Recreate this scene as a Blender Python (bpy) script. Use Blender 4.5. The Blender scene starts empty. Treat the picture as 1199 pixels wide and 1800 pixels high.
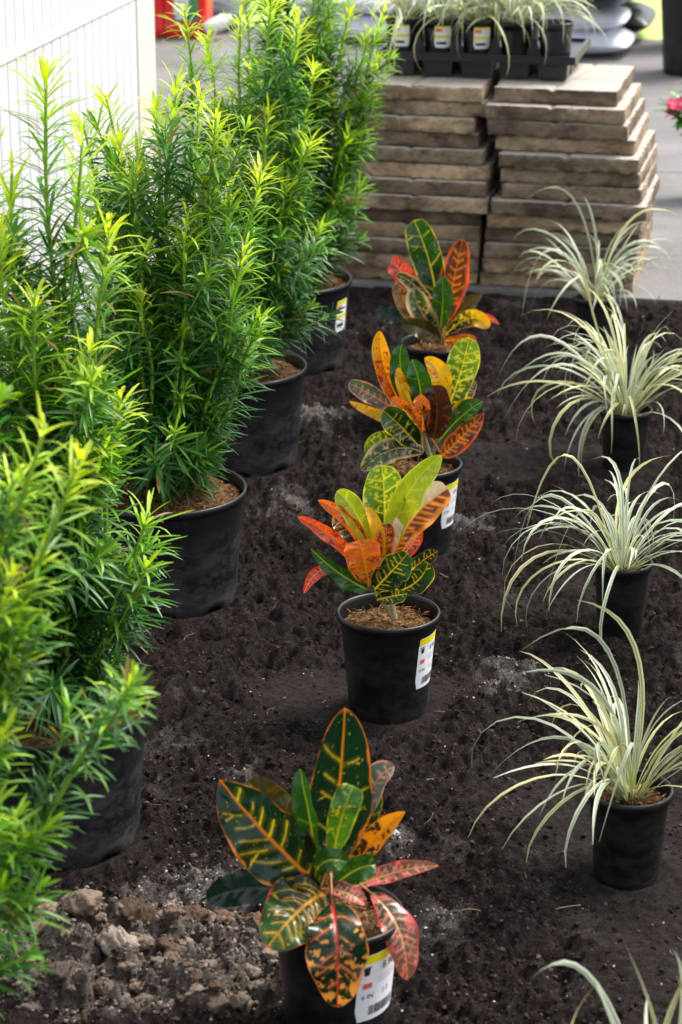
import bpy, math, random
import numpy as np
from mathutils import Vector

# ------------------------------------------------------------------ camera, world, sun, exposure
H_CAM, PITCH, FPX = 1.68, math.radians(19.5), 4500.0
sc = bpy.context.scene
cam = bpy.data.cameras.new('camera')
camo = bpy.data.objects.new('camera', cam)
sc.collection.objects.link(camo)
camo.location = (0, 0, H_CAM)
camo.rotation_euler = (math.pi / 2 - PITCH, 0, 0)
cam.sensor_fit = 'VERTICAL'; cam.sensor_height = 36; cam.sensor_width = 24
cam.lens = FPX / 1800 * 36
cam.clip_start = 0.1; cam.clip_end = 500
cam.dof.use_dof = True; cam.dof.focus_distance = 4.0; cam.dof.aperture_fstop = 8.0
sc.camera = camo

w = bpy.data.worlds.new('World'); sc.world = w; w.use_nodes = True
nt = w.node_tree; nt.nodes.clear()
sky = nt.nodes.new('ShaderNodeTexSky'); sky.sky_type = 'NISHITA'; sky.sun_disc = False
SUN_EL, SUN_AZ = math.radians(56), math.radians(62)      # behind and to the right
sky.sun_elevation = SUN_EL; sky.sun_rotation = SUN_AZ; sky.dust_density = 3.0
hsv = nt.nodes.new('ShaderNodeHueSaturation'); hsv.inputs['Saturation'].default_value = 0.30
bg = nt.nodes.new('ShaderNodeBackground'); bg.inputs['Strength'].default_value = 0.12
out = nt.nodes.new('ShaderNodeOutputWorld')
nt.links.new(sky.outputs[0], hsv.inputs['Color']); nt.links.new(hsv.outputs[0], bg.inputs[0]); nt.links.new(bg.outputs[0], out.inputs[0])
sun = bpy.data.lights.new('sun', 'SUN'); sun.energy = 1.8; sun.angle = math.radians(20); sun.color = (1.0, .955, .89)
suno = bpy.data.objects.new('sun', sun); sc.collection.objects.link(suno)
sd = Vector((math.sin(SUN_AZ) * math.cos(SUN_EL), math.cos(SUN_AZ) * math.cos(SUN_EL), math.sin(SUN_EL)))
suno.rotation_euler = sd.to_track_quat('Z', 'Y').to_euler(); suno.location = (0, 0, 6)
sc.view_settings.view_transform = 'Standard'; sc.view_settings.look = 'None'
sc.view_settings.exposure = 1.38; sc.view_settings.gamma = 1.0
sc.render.engine = 'CYCLES'

RNG = np.random.default_rng(7); random.seed(7)
CP, SP = math.cos(PITCH), math.sin(PITCH)

# ------------------------------------------------------------------ helpers
def ray(x, y):
    a, b = (x - 599.5) / FPX, (900 - y) / FPX
    return np.array([a, CP + b * SP, -SP + b * CP])
def at_z(x, y, z):
    d = ray(x, y); t = (z - H_CAM) / d[2]; return np.array([0, 0, H_CAM]) + d * t
def at_y(x, y, Y):
    d = ray(x, y); t = Y / d[1]; return np.array([0, 0, H_CAM]) + d * t
def depth(p): return p[1] * CP + (H_CAM - p[2]) * SP
def scale(p): return FPX / depth(p)           # photo pixels per metre

def obj(name, me, parent=None, mat=None):
    o = bpy.data.objects.new(name, me)
    sc.collection.objects.link(o)
    if parent is not None: o.parent = parent
    if mat is not None: me.materials.append(mat)
    return o
def tag(o, label=None, cat=None, group=None, kind=None):
    if label: o['label'] = label
    if cat: o['category'] = cat
    if group: o['group'] = group
    if kind: o['kind'] = kind
    return o
def thing(name, loc, label, cat, group=None):
    o = bpy.data.objects.new(name, None); sc.collection.objects.link(o)
    o.location = [float(c) for c in loc]; o.empty_display_size = .05
    return tag(o, label, cat, group)

class MB:
    """mesh builder: numpy blocks of vertices, mixed faces, per-vertex colour, material index"""
    def __init__(s): s.v = []; s.f = []; s.c = []; s.m = []; s.n = 0
    def add(s, v, f, col=None, mi=0):
        v = np.asarray(v, float).reshape(-1, 3)
        s.v.append(v)
        c = np.ones((len(v), 3)) if col is None else np.broadcast_to(np.asarray(col, float), (len(v), 3))
        s.c.append(c)
        for q in f: s.f.append(tuple(int(i) + s.n for i in q)); s.m.append(mi)
        s.n += len(v)
    def build(s, name, mats, parent=None, org=(0, 0, 0), smooth=True):
        V = np.concatenate(s.v) - np.asarray(org, float)
        me = bpy.data.meshes.new(name)
        nf = len(s.f)
        ln = np.array([len(q) for q in s.f], np.int32)
        li = np.fromiter((i for q in s.f for i in q), np.int32)
        me.vertices.add(len(V)); me.vertices.foreach_set('co', V.astype(np.float32).ravel())
        me.loops.add(len(li)); me.loops.foreach_set('vertex_index', li)
        me.polygons.add(nf)
        st = np.concatenate([[0], np.cumsum(ln)[:-1]]).astype(np.int32)
        me.polygons.foreach_set('loop_start', st); me.polygons.foreach_set('loop_total', ln)
        me.polygons.foreach_set('material_index', np.array(s.m, np.int32))
        me.polygons.foreach_set('use_smooth', np.full(nf, smooth))
        me.update(calc_edges=True); me.validate()
        ca = me.color_attributes.new('tint', 'FLOAT_COLOR', 'POINT')
        C = np.concatenate(s.c); C = np.hstack([C, np.ones((len(C), 1))]).astype(np.float32)
        if len(ca.data) == len(C): ca.data.foreach_set('color', C.ravel())
        if not isinstance(mats, (list, tuple)): mats = [mats]
        for m in mats: me.materials.append(m)
        return obj(name, me, parent)

def grid_faces(nu, nv, wrap=False):
    i = np.arange(nu - (0 if wrap else 1)); j = np.arange(nv - 1)
    I, J = np.meshgrid(i, j, indexing='ij'); I2 = (I + 1) % nu
    return np.stack([I * nv + J, I2 * nv + J, I2 * nv + J + 1, I * nv + J + 1], -1).reshape(-1, 4)

def lathe(mb, prof, cen, n=64, col=None, mi=0, fz=None):
    prof = np.asarray(prof, float); a = np.linspace(0, 2 * math.pi, n, endpoint=False)
    P = np.zeros((n, len(prof), 3))
    P[:, :, 0] = cen[0] + np.cos(a)[:, None] * prof[None, :, 0]
    P[:, :, 1] = cen[1] + np.sin(a)[:, None] * prof[None, :, 0]
    P[:, :, 2] = cen[2] + prof[None, :, 1]
    if fz is not None: P = fz(P, a)
    mb.add(P, grid_faces(n, len(prof), True), col, mi)

def tube(mb, pts, rad, n=8, col=None, mi=0, cap=True):
    pts = np.asarray(pts, float); rad = np.broadcast_to(rad, (len(pts),))
    T = np.gradient(pts, axis=0); T /= np.linalg.norm(T, axis=1)[:, None] + 1e-9
    ref = np.array([0.3, 1, .1]); X = np.cross(T, ref); X /= np.linalg.norm(X, axis=1)[:, None] + 1e-9
    Y = np.cross(T, X); a = np.linspace(0, 2 * math.pi, n, endpoint=False)
    P = pts[None] + rad[None, :, None] * (np.cos(a)[:, None, None] * X[None] + np.sin(a)[:, None, None] * Y[None])
    f = [tuple(q) for q in grid_faces(n, len(pts), True)]
    if cap:
        f.append(tuple(i * len(pts) for i in range(n))[::-1]); f.append(tuple(i * len(pts) + len(pts) - 1 for i in range(n)))
    if col is not None and np.ndim(col) == 2: col = np.broadcast_to(np.asarray(col)[None], (n, len(pts), 3)).reshape(-1, 3)
    mb.add(P, f, col, mi)

def box(mb, c, s, ax=None, col=None, mi=0, taper=1.0):
    c = np.asarray(c, float); ax = np.eye(3) if ax is None else ax
    v = []
    for k in (-1, 1):
        t = taper if k < 0 else 1
        for (i, j) in ((-1, -1), (1, -1), (1, 1), (-1, 1)):
            v.append(c + ax[0] * i * s[0] / 2 * t + ax[1] * j * s[1] / 2 * t + ax[2] * k * s[2] / 2)
    mb.add(v, [(3, 2, 1, 0), (4, 5, 6, 7), (0, 1, 5, 4), (1, 2, 6, 5), (2, 3, 7, 6), (3, 0, 4, 7)], col, mi)

def vnoise(x, y, seed=0, z=None):
    """value noise 0..1 on arrays"""
    x = np.asarray(x, float); y = np.asarray(y, float)
    xi = np.floor(x).astype(np.int64); yi = np.floor(y).astype(np.int64); fx = x - xi; fy = y - yi
    fx = fx * fx * (3 - 2 * fx); fy = fy * fy * (3 - 2 * fy)
    def h(a, b):
        n = (a * 374761393 + b * 668265263 + seed * 974711) & 0x7fffffff
        n = ((n ^ (n >> 13)) * 1274126177) & 0x7fffffff
        n = ((n ^ (n >> 16)) * 668265263) & 0x7fffffff
        return ((n ^ (n >> 15)) & 0xffff) / 65535.0
    return (h(xi, yi) * (1 - fx) + h(xi + 1, yi) * fx) * (1 - fy) + (h(xi, yi + 1) * (1 - fx) + h(xi + 1, yi + 1) * fx) * fy
def fbm(x, y, oct=4, seed=0, gain=.5):
    s = 0; a = 1; t = 0
    for k in range(oct):
        s = s + a * vnoise(x * 2 ** k + 17.3 * k, y * 2 ** k - 9.1 * k, seed + k); t += a; a *= gain
    return s / t
def sstep(a, b, x):
    t = np.clip((x - a) / (b - a), 0, 1); return t * t * (3 - 2 * t)

# ------------------------------------------------------------------ materials
class N:
    def __init__(s, name):
        s.m = bpy.data.materials.new(name); s.m.use_nodes = True; s.t = s.m.node_tree; s.t.nodes.clear()
        s.out = s.new('ShaderNodeOutputMaterial')
    def new(s, k, **kw):
        n = s.t.nodes.new(k)
        for a, b in kw.items(): setattr(n, a, b)
        return n
    def link(s, a, b): s.t.links.new(a, b)
    def put(s, sock, v):
        if isinstance(v, bpy.types.NodeSocket): s.link(v, sock)
        elif isinstance(v, (tuple, list)): sock.default_value = tuple(v) + ((1,) if len(v) == 3 and len(sock.default_value) == 4 else ())
        else: sock.default_value = v
    def noise(s, sc_, det=4, rough=.6, vec=None, dist=0):
        n = s.new('ShaderNodeTexNoise'); n.inputs['Scale'].default_value = sc_; n.inputs['Detail'].default_value = det
        n.inputs['Roughness'].default_value = rough; n.inputs['Distortion'].default_value = dist
        if vec is None: vec = s.coord()
        s.link(vec, n.inputs['Vector']); return n.outputs['Fac']
    def coord(s):
        if not hasattr(s, '_c'): s._c = s.new('ShaderNodeTexCoord').outputs['Object']
        return s._c
    def ramp(s, fac, stops):
        r = s.new('ShaderNodeValToRGB'); e = r.color_ramp.elements
        while len(e) < len(stops): e.new(.5)
        for k, (p, c) in enumerate(stops): e[k].position = p; e[k].color = (tuple(c) + (1,))[:4] if not np.isscalar(c) else (c, c, c, 1)
        s.link(fac, r.inputs[0]); return r.outputs[0]
    def mix(s, f, a, b, mode='MIX'):
        n = s.new('ShaderNodeMix', data_type='RGBA', blend_type=mode)
        s.put(n.inputs[0], f); s.put(n.inputs[6], a); s.put(n.inputs[7], b); return n.outputs[2]
    def math(s, op, a, b=0.0):
        n = s.new('ShaderNodeMath', operation=op); s.put(n.inputs[0], a); s.put(n.inputs[1], b); return n.outputs[0]
    def bsdf(s, col, rough=.5, spec=.5, bump=None, bstr=.3, bdist=.01, transl=0, tcol=None, coat=0, metal=0):
        p = s.new('ShaderNodeBsdfPrincipled'); s.put(p.inputs['Base Color'], col); s.put(p.inputs['Roughness'], rough)
        p.inputs['Specular IOR Level'].default_value = spec; p.inputs['Coat Weight'].default_value = coat; p.inputs['Metallic'].default_value = metal
        p.inputs['Coat Roughness'].default_value = .25
        if bump is not None:
            b = s.new('ShaderNodeBump'); b.inputs['Strength'].default_value = bstr; b.inputs['Distance'].default_value = bdist
            s.link(bump, b.inputs['Height']); s.link(b.outputs[0], p.inputs['Normal'])
        sh = p.outputs[0]
        if transl:
            t = s.new('ShaderNodeBsdfTranslucent'); s.put(t.inputs[0], tcol if tcol is not None else col)
            mx = s.new('ShaderNodeMixShader'); mx.inputs[0].default_value = transl
            s.link(sh, mx.inputs[1]); s.link(t.outputs[0], mx.inputs[2]); sh = mx.outputs[0]
        s.link(sh, s.out.inputs[0]); return s.m
    def tint(s):
        a = s.new('ShaderNodeAttribute', attribute_name='tint'); return a.outputs['Color']

def m_plain(name, col, rough=.5, spec=.5, var=.15, sc_=30, bstr=0.1):
    n = N(name); f = n.noise(sc_, 4); c = n.mix(f, [c * (1 - var) for c in col], [min(1, c * (1 + var)) for c in col])
    return n.bsdf(c, rough, spec, bump=f, bstr=bstr, bdist=.002)

def m_croton():
    n = N('croton leaf'); t = n.tint()
    f = n.noise(60, 5, .7); c = n.mix(.45, t, n.mix(f, (.55, .55, .5), (1.35, 1.3, 1.2)), 'MULTIPLY')
    # fresher and warmer when light passes through
    tc = n.mix(.5, c, (1.5, 1.25, .5), 'MULTIPLY')
    rg = n.ramp(n.noise(25, 3), [(.3, .18), (.7, .36)])
    b = n.noise(140, 3, .6)
    return n.bsdf(c, rg, .5, bump=b, bstr=.25, bdist=.0012, transl=.34, tcol=tc, coat=.15)
def m_yew():
    n = N('podocarpus needle'); t = n.tint(); sep = n.new('ShaderNodeSeparateColor'); n.link(t, sep.inputs[0])
    r = n.ramp(sep.outputs[0], [(0.0, (.009, .055, .020)), (.3, (.040, .165, .019)), (.62, (.20, .43, .022)), (1.0, (.54, .66, .04))])
    c = n.mix(.6, r, n.ramp(sep.outputs[1], [(0, .55), (1, 1.45)]), 'MULTIPLY')
    c = n.mix(n.math('MULTIPLY', sep.outputs[2], .95), c, (.30, .19, .07))
    return n.bsdf(c, .38, .5, transl=.42, tcol=n.mix(.6, c, (1.8, 1.7, .4), 'MULTIPLY'))
def m_blade():
    n = N('striped blade'); t = n.tint()
    f = n.noise(90, 3); c = n.mix(.3, t, n.mix(f, (.7, .7, .65), (1.2, 1.2, 1.2)), 'MULTIPLY')
    return n.bsdf(c, .42, .45, transl=.25)
def m_stem(): 
    n = N('stem bark'); t = n.tint(); f = n.noise(150, 5, .7)
    return n.bsdf(n.mix(.6, t, n.mix(f, (.5, .5, .5), (1.4, 1.4, 1.4)), 'MULTIPLY'), .7, .3, bump=f, bstr=.5, bdist=.002)
def m_pot(name, dust, base=(.0028, .003, .0036)):
    n = N(name); g = n.new('ShaderNodeSeparateXYZ'); n.link(n.coord(), g.inputs[0])
    hgt = n.ramp(g.outputs[2], [(.0, 1.0), (.11, .75), (.16, 0.12), (.3, 0.06)])
    mp = n.new('ShaderNodeMapping'); mp.inputs['Scale'].default_value = (1, 1, 2); n.link(n.coord(), mp.inputs[0])
    f = n.noise(11, 8, .8, vec=mp.outputs[0], dist=.15)
    d = n.math('MULTIPLY', n.ramp(f, [(.42, 0.0), (.72, 1.0)]), hgt)
    d = n.math('MULTIPLY', d, dust)
    sp = n.ramp(n.noise(160, 2, .5), [(.70, 0.0), (.74, .5)])
    c = n.mix(n.math('ADD', d, n.math('MULTIPLY', sp, dust * .6)), base, (.085, .080, .083))
    rg = n.math('ADD', .40, n.math('MULTIPLY', d, .4))
    return n.bsdf(c, rg, .4, bump=n.noise(180, 3), bstr=.06, bdist=.002)
def m_soil():
    n = N('dark soil'); t = n.tint(); sep = n.new('ShaderNodeSeparateColor'); n.link(t, sep.inputs[0])
    f1 = n.noise(9, 8, .7); f2 = n.noise(70, 8, .75); f3 = n.noise(260, 6, .8)
    dark = n.ramp(f2, [(.30, (.006, .0047, .0044)), (.5, (.0235, .0182, .0168)), (.70, (.066, .053, .049))])
    dark = n.mix(.85, dark, n.ramp(f3, [(.34, (.22, .21, .2)), (.5, (.9, .88, .86)), (.66, (2.6, 2.35, 2.2))]), 'MULTIPLY')
    dark = n.mix(n.ramp(f1, [(.42, 0.0), (.68, .25)]), dark, (.045, .036, .033))
    sand = n.ramp(f3, [(.25, (.06, .05, .045)), (.5, (.22, .195, .18)), (.72, (.50, .47, .45))])
    clay = n.ramp(f2, [(.28, (.05, .038, .031)), (.46, (.17, .137, .115)), (.66, (.34, .30, .265))])
    c = n.mix(n.math('MULTIPLY', sep.outputs[0], n.ramp(f2, [(.35, .15), (.6, 1.0)])), dark, sand)
    c = n.mix(sep.outputs[1], c, clay)
    sm = n.mix(n.math('MULTIPLY', n.math('SUBTRACT', sep.outputs[2], sep.outputs[1]), .75), c, n.ramp(f2, [(.3, (.018, .0145, .0135)), (.7, (.062, .050, .046))]))
    b = n.math('ADD', n.math('MULTIPLY', f2, 1.0), n.math('MULTIPLY', f3, .6))
    return n.bsdf(sm, .95, .12, bump=b, bstr=1.0, bdist=.016)
def m_crumb():
    n = N('soil crumb'); t = n.tint(); f = n.noise(220, 5, .7)
    return n.bsdf(n.mix(.8, t, n.mix(f, (.35, .35, .35), (1.7, 1.6, 1.5)), 'MULTIPLY'), .95, .1, bump=f, bstr=.8, bdist=.004)
def m_potsoil():
    n = N('potting mix'); f = n.noise(120, 7, .75); f2 = n.noise(25, 4); t = n.tint()
    c = n.ramp(f, [(.3, (.018, .010, .005)), (.5, (.085, .05, .025)), (.72, (.28, .19, .11))])
    return n.bsdf(n.mix(.9, c, t, 'MULTIPLY'), .95, .1, bump=f, bstr=1, bdist=.008)
def m_paver():
    n = N('weathered concrete paver'); info = n.new('ShaderNodeObjectInfo')
    mp = n.new('ShaderNodeMapping'); mp.inputs['Scale'].default_value = (1, 1, 1.8); n.link(n.coord(), mp.inputs[0])
    add = n.new('ShaderNodeVectorMath', operation='ADD'); n.link(mp.outputs[0], add.inputs[0])
    cm = n.new('ShaderNodeCombineXYZ'); k = n.math('MULTIPLY', info.outputs['Random'], 37.0)
    for i in range(3): n.link(k, cm.inputs[i])
    n.link(cm.outputs[0], add.inputs[1]); v = add.outputs[0]
    f = n.noise(7, 7, .7, vec=v, dist=.6); f2 = n.noise(60, 6, .75, vec=v); f3 = n.noise(3, 4, .6, vec=v)
    c = n.ramp(f, [(.28, (.060, .046, .036)), (.42, (.22, .170, .125)), (.56, (.44, .345, .25)), (.78, (.60, .52, .42))])
    c = n.mix(.55, c, n.ramp(f2, [(.3, .38), (.7, 1.4)]), 'MULTIPLY')
    c = n.mix(n.ramp(f3, [(.52, 0.0), (.68, .6)]), c, (.045, .036, .03))
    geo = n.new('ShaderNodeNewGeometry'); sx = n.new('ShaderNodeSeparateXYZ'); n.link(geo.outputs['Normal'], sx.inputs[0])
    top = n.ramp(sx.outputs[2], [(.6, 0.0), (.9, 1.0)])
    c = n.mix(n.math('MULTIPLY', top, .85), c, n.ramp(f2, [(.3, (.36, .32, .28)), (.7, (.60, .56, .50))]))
    br = n.ramp(info.outputs['Random'], [(0, (.50, .47, .45)), (.5, (.95, .92, .88)), (1, (1.4, 1.28, 1.1))])
    c = n.mix(n.math('SUBTRACT', 1.0, top), c, n.mix(1.0, c, br, 'MULTIPLY'))
    return n.bsdf(c, .9, .2, bump=n.math('ADD', f2, f), bstr=.8, bdist=.005)
def m_concrete():
    n = N('grey concrete'); f = n.noise(1.6, 8, .7, dist=.4); f2 = n.noise(90, 6, .8)
    c = n.ramp(f, [(.3, (.15, .142, .138)), (.5, (.20, .192, .188)), (.7, (.27, .262, .258))])
    c = n.mix(.6, c, n.ramp(f2, [(.3, .55), (.7, 1.3)]), 'MULTIPLY')
    return n.bsdf(c, .9, .2, bump=f2, bstr=.4, bdist=.003)

M = dict(croton=m_croton(), yew=m_yew(), blade=m_blade(), stem=m_stem(), pot=m_pot('black plastic pot', .4), potd=m_pot('dusty black pot', .9, (.0055, .006, .008)),
         soil=m_soil(), crumb=m_crumb(), potsoil=m_potsoil(), paver=m_paver(), concrete=m_concrete(),
         white=m_plain('white painted panel', (.71, .705, .72), .5, .4, .03), cream=m_plain('cream trim', (.70, .66, .58), .55, .4, .05),
         lab=m_plain('label paper', (.80, .80, .84), .45, .5, .02), yel=m_plain('yellow band', (.80, .68, .0), .45, .5, .03),
         org=m_plain('orange band', (.80, .20, .01), .45, .5, .05), ink=m_plain('black ink', (.02, .02, .022), .5, .4, .05),
         grey=m_plain('grey ink', (.34, .34, .37), .5, .4, .05), redink=m_plain('red ink', (.7, .12, .08), .5, .4, .05),
         tray=m_plain('black tray plastic', (.02, .021, .027), .35, .5, .2), red=m_plain('red plastic', (.72, .012, .010), .35, .5, .08),
         green=m_plain('green print', (.05, .30, .08), .5, .4, .2), teal=m_plain('teal print', (.03, .16, .20), .5, .4, .2),
         bagw=m_plain('pale plastic sack', (.68, .70, .78), .35, .5, .25, 9, .4), bagb=m_plain('black plastic sack', (.012, .013, .018), .3, .5, .3, 9, .4),
         pink=m_plain('pink petals', (.80, .07, .16), .5, .4, .2), lawn=m_plain('grass', (.50, .70, .14), .6, .3, .4, 8))  # lawn colour lightened to stand in for sunlight on it
n_ = N('lawn blades'); M['lawnb'] = n_.bsdf(n_.tint(), .6, .3, transl=.3)

# ------------------------------------------------------------------ pots
POTS = []     # (x, y, r) footprint for the soil
def pot_profile(rt, rb, h, lip=.0045):
    pr = [(0.001, .004), (rb * .9, .004), (rb * .93, 0.0), (rb * .985, 0.0), (rb, .003), (rb + (rt - rb) * .1, h * .1)]
    for t in (.3, .5, .7, .85): pr.append((rb + (rt - lip - rb) * t, h * t))
    pr += [(rt - lip, h - .016), (rt - lip + .0003, h - .013), (rt - .0008, h - .012), (rt, h - .0105), (rt + .0006, h - .006), (rt + .0002, h - .002), (rt - .0012, h), (rt - .0032, h - .0004),
           (rt - .0045, h - .002), (rt - .0055, h - .006), (rt - .007, h - .02), (rt - .009, h - .045)]
    return pr
def make_pot(root, c, rt, rb, h, mat, notch=False, name='pot'):
    mb = MB()
    def fz(P, a):
        if notch:
            for k in range(6):
                P[:, k, 2] += np.where(np.cos(a * 9 + .6) > .35, .010 * (1 if k < 4 else (.6 if k == 4 else 0)), 0)
        return P
    lathe(mb, pot_profile(rt, rb, h), c, 96, fz=fz)
    o = mb.build(name, mat, root, org=c); POTS.append((c[0], c[1], rb)); return o
def make_potsoil(root, c, r, z, seed, straw=60, col=(1, 1, 1), amp=.008):
    mb = MB(); nr, na = 14, 48
    rr = np.linspace(0.002, r, nr); aa = np.linspace(0, 2 * math.pi, na, endpoint=False)
    A, R = np.meshgrid(aa, rr, indexing='ij'); X = R * np.cos(A); Y = R * np.sin(A)
    Z = z + amp * (fbm(X * 60 + seed * 3, Y * 60, 3, seed) - .5) * 2 + amp * .6 * (1 - (R / r) ** 2)
    mb.add(np.stack([X + c[0], Y + c[1], Z + c[2]], -1), grid_faces(na, nr, True), col)
    g = np.random.default_rng(seed)
    for _ in range(straw):
        a, q = g.uniform(0, 6.28), r * .93 * math.sqrt(g.uniform(0, 1)); L = g.uniform(.006, .022); b = g.uniform(0, 6.28); tl = g.uniform(-.4, .7)
        p = np.array([c[0] + q * math.cos(a), c[1] + q * math.sin(a), c[2] + z + .003 + amp * g.uniform(-.3, .8)])
        d = np.array([math.cos(b) * math.cos(tl), math.sin(b) * math.cos(tl), math.sin(tl)]) * L / 2
        cc = np.array([2.0, 1.7, 1.4]) * g.uniform(.6, 2.2)
        tube(mb, [p - d, p + d * .2 + [0, 0, .001], p + d], g.uniform(.0005, .0013), 4, cc)
    return mb.build('soil', M['potsoil'], root, org=c)

def text_mesh(s, size):
    cu = bpy.data.curves.new('t', 'FONT'); cu.body = s; cu.size = size; cu.resolution_u = 2
    o = bpy.data.objects.new('t', cu); sc.collection.objects.link(o)
    dg = bpy.context.evaluated_depsgraph_get(); me = bpy.data.meshes.new_from_object(o.evaluated_get(dg))
    v = np.array([x.co[:] for x in me.vertices]); f = [tuple(p.vertices) for p in me.polygons]
    bpy.data.objects.remove(o); bpy.data.curves.remove(cu); bpy.data.meshes.remove(me)
    return v, f
def pot_label(pot, c, rt, rb, h, ang, zc, wd, ht, kind='croton', lip=.0045):
    """paper label bent round the pot: white sheet, coloured band, price, small print and bar code"""
    mb = MB()
    def P(a, t, off):
        z = zc + t; r = rb + (rt - lip - rb) * z / h; th = ang + a / r
        return np.stack([c[0] + (r + off) * np.sin(th), c[1] - (r + off) * np.cos(th), c[2] + z + 0 * a], -1)
    def rect(a0, a1, t0, t1, off, mi, nx=10, round_=0):
        a = np.linspace(a0, a1, nx); t = np.linspace(t0, t1, 7 if round_ else 2); A, T = np.meshgrid(a, t, indexing='ij')
        if round_:
            e = np.minimum(T - t0, t1 - T); k = np.clip(1 - e / round_, 0, 1); sh = round_ * (1 - np.sqrt(1 - k * k))
            A = np.sign(A - (a0 + a1) / 2) * np.minimum(abs(A - (a0 + a1) / 2), (a1 - a0) / 2 - sh) + (a0 + a1) / 2
        mb.add(P(A, T, off), grid_faces(*A.shape), mi=mi)
    def text(s, size, a, t, mi):
        v, f = text_mesh(s, size); mb.add(P(v[:, 0] + a, v[:, 1] + t, .0009), f, mi=mi)
    W2, H2 = wd / 2, ht / 2
    rect(-W2, W2, -H2, H2, .0004, 0, 16, .004)
    rect(-W2 + .0008, W2 - .0008, H2 - ht * .13, H2 - .001, .0007, 1)
    if kind == 'croton':
        text('8.98', wd * .20, W2 - wd * .52, H2 - ht * .28, 2)
        # little plant pot symbol
        v = np.array([(-.5, .5), (.5, .5), (.34, -.6), (-.34, -.6)]) * wd * .13
        mb.add(P(v[:, 0] - W2 * .68, v[:, 1] + H2 - ht * .24, .0009), [(0, 3, 2, 1)], mi=2)
        rect(-W2 * .9, -W2 * .5, H2 - ht * .185, H2 - ht * .17, .0009, 2, 3)
        for k in range(3): rect(-W2 * .2, W2 * .8, H2 - ht * (.38 + .04 * k), H2 - ht * (.37 + .04 * k), .0008, 3, 4)
        rect(-W2 * .8, -W2 * .45, H2 - ht * .50, H2 - ht * .42, .0009, 4, 3)
        text('6 IN', wd * .13, -W2 * .82, H2 - ht * .66, 2); text('2 3', wd * .13, W2 * .05, H2 - ht * .65, 2)
        x = -W2 * .5
        g = random.Random(3)
        while x < W2 * .75:
            b = g.uniform(.0006, .0018); rect(x, min(x + b, W2 * .78), -H2 + ht * .08, -H2 + ht * .22, .0009, 2, 2); x += b + g.uniform(.0006, .0015)
    else:
        rect(-W2 * .9, -W2 * .1, H2 - ht * .30, H2 - ht * .16, .0008, 4, 3)
        rect(-W2 + .0008, W2 - .0008, -ht * .08, ht * .04, .0007, 1)
        rect(-W2 * .75, W2 * .4, -H2 + ht * .14, -H2 + ht * .26, .0009, 2, 3)
    bands = [M['lab'], M['yel'], M['ink'], M['grey'], M['redink'] if kind == 'croton' else M['org']]
    return mb.build('price_label', bands, pot, org=c)

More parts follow.
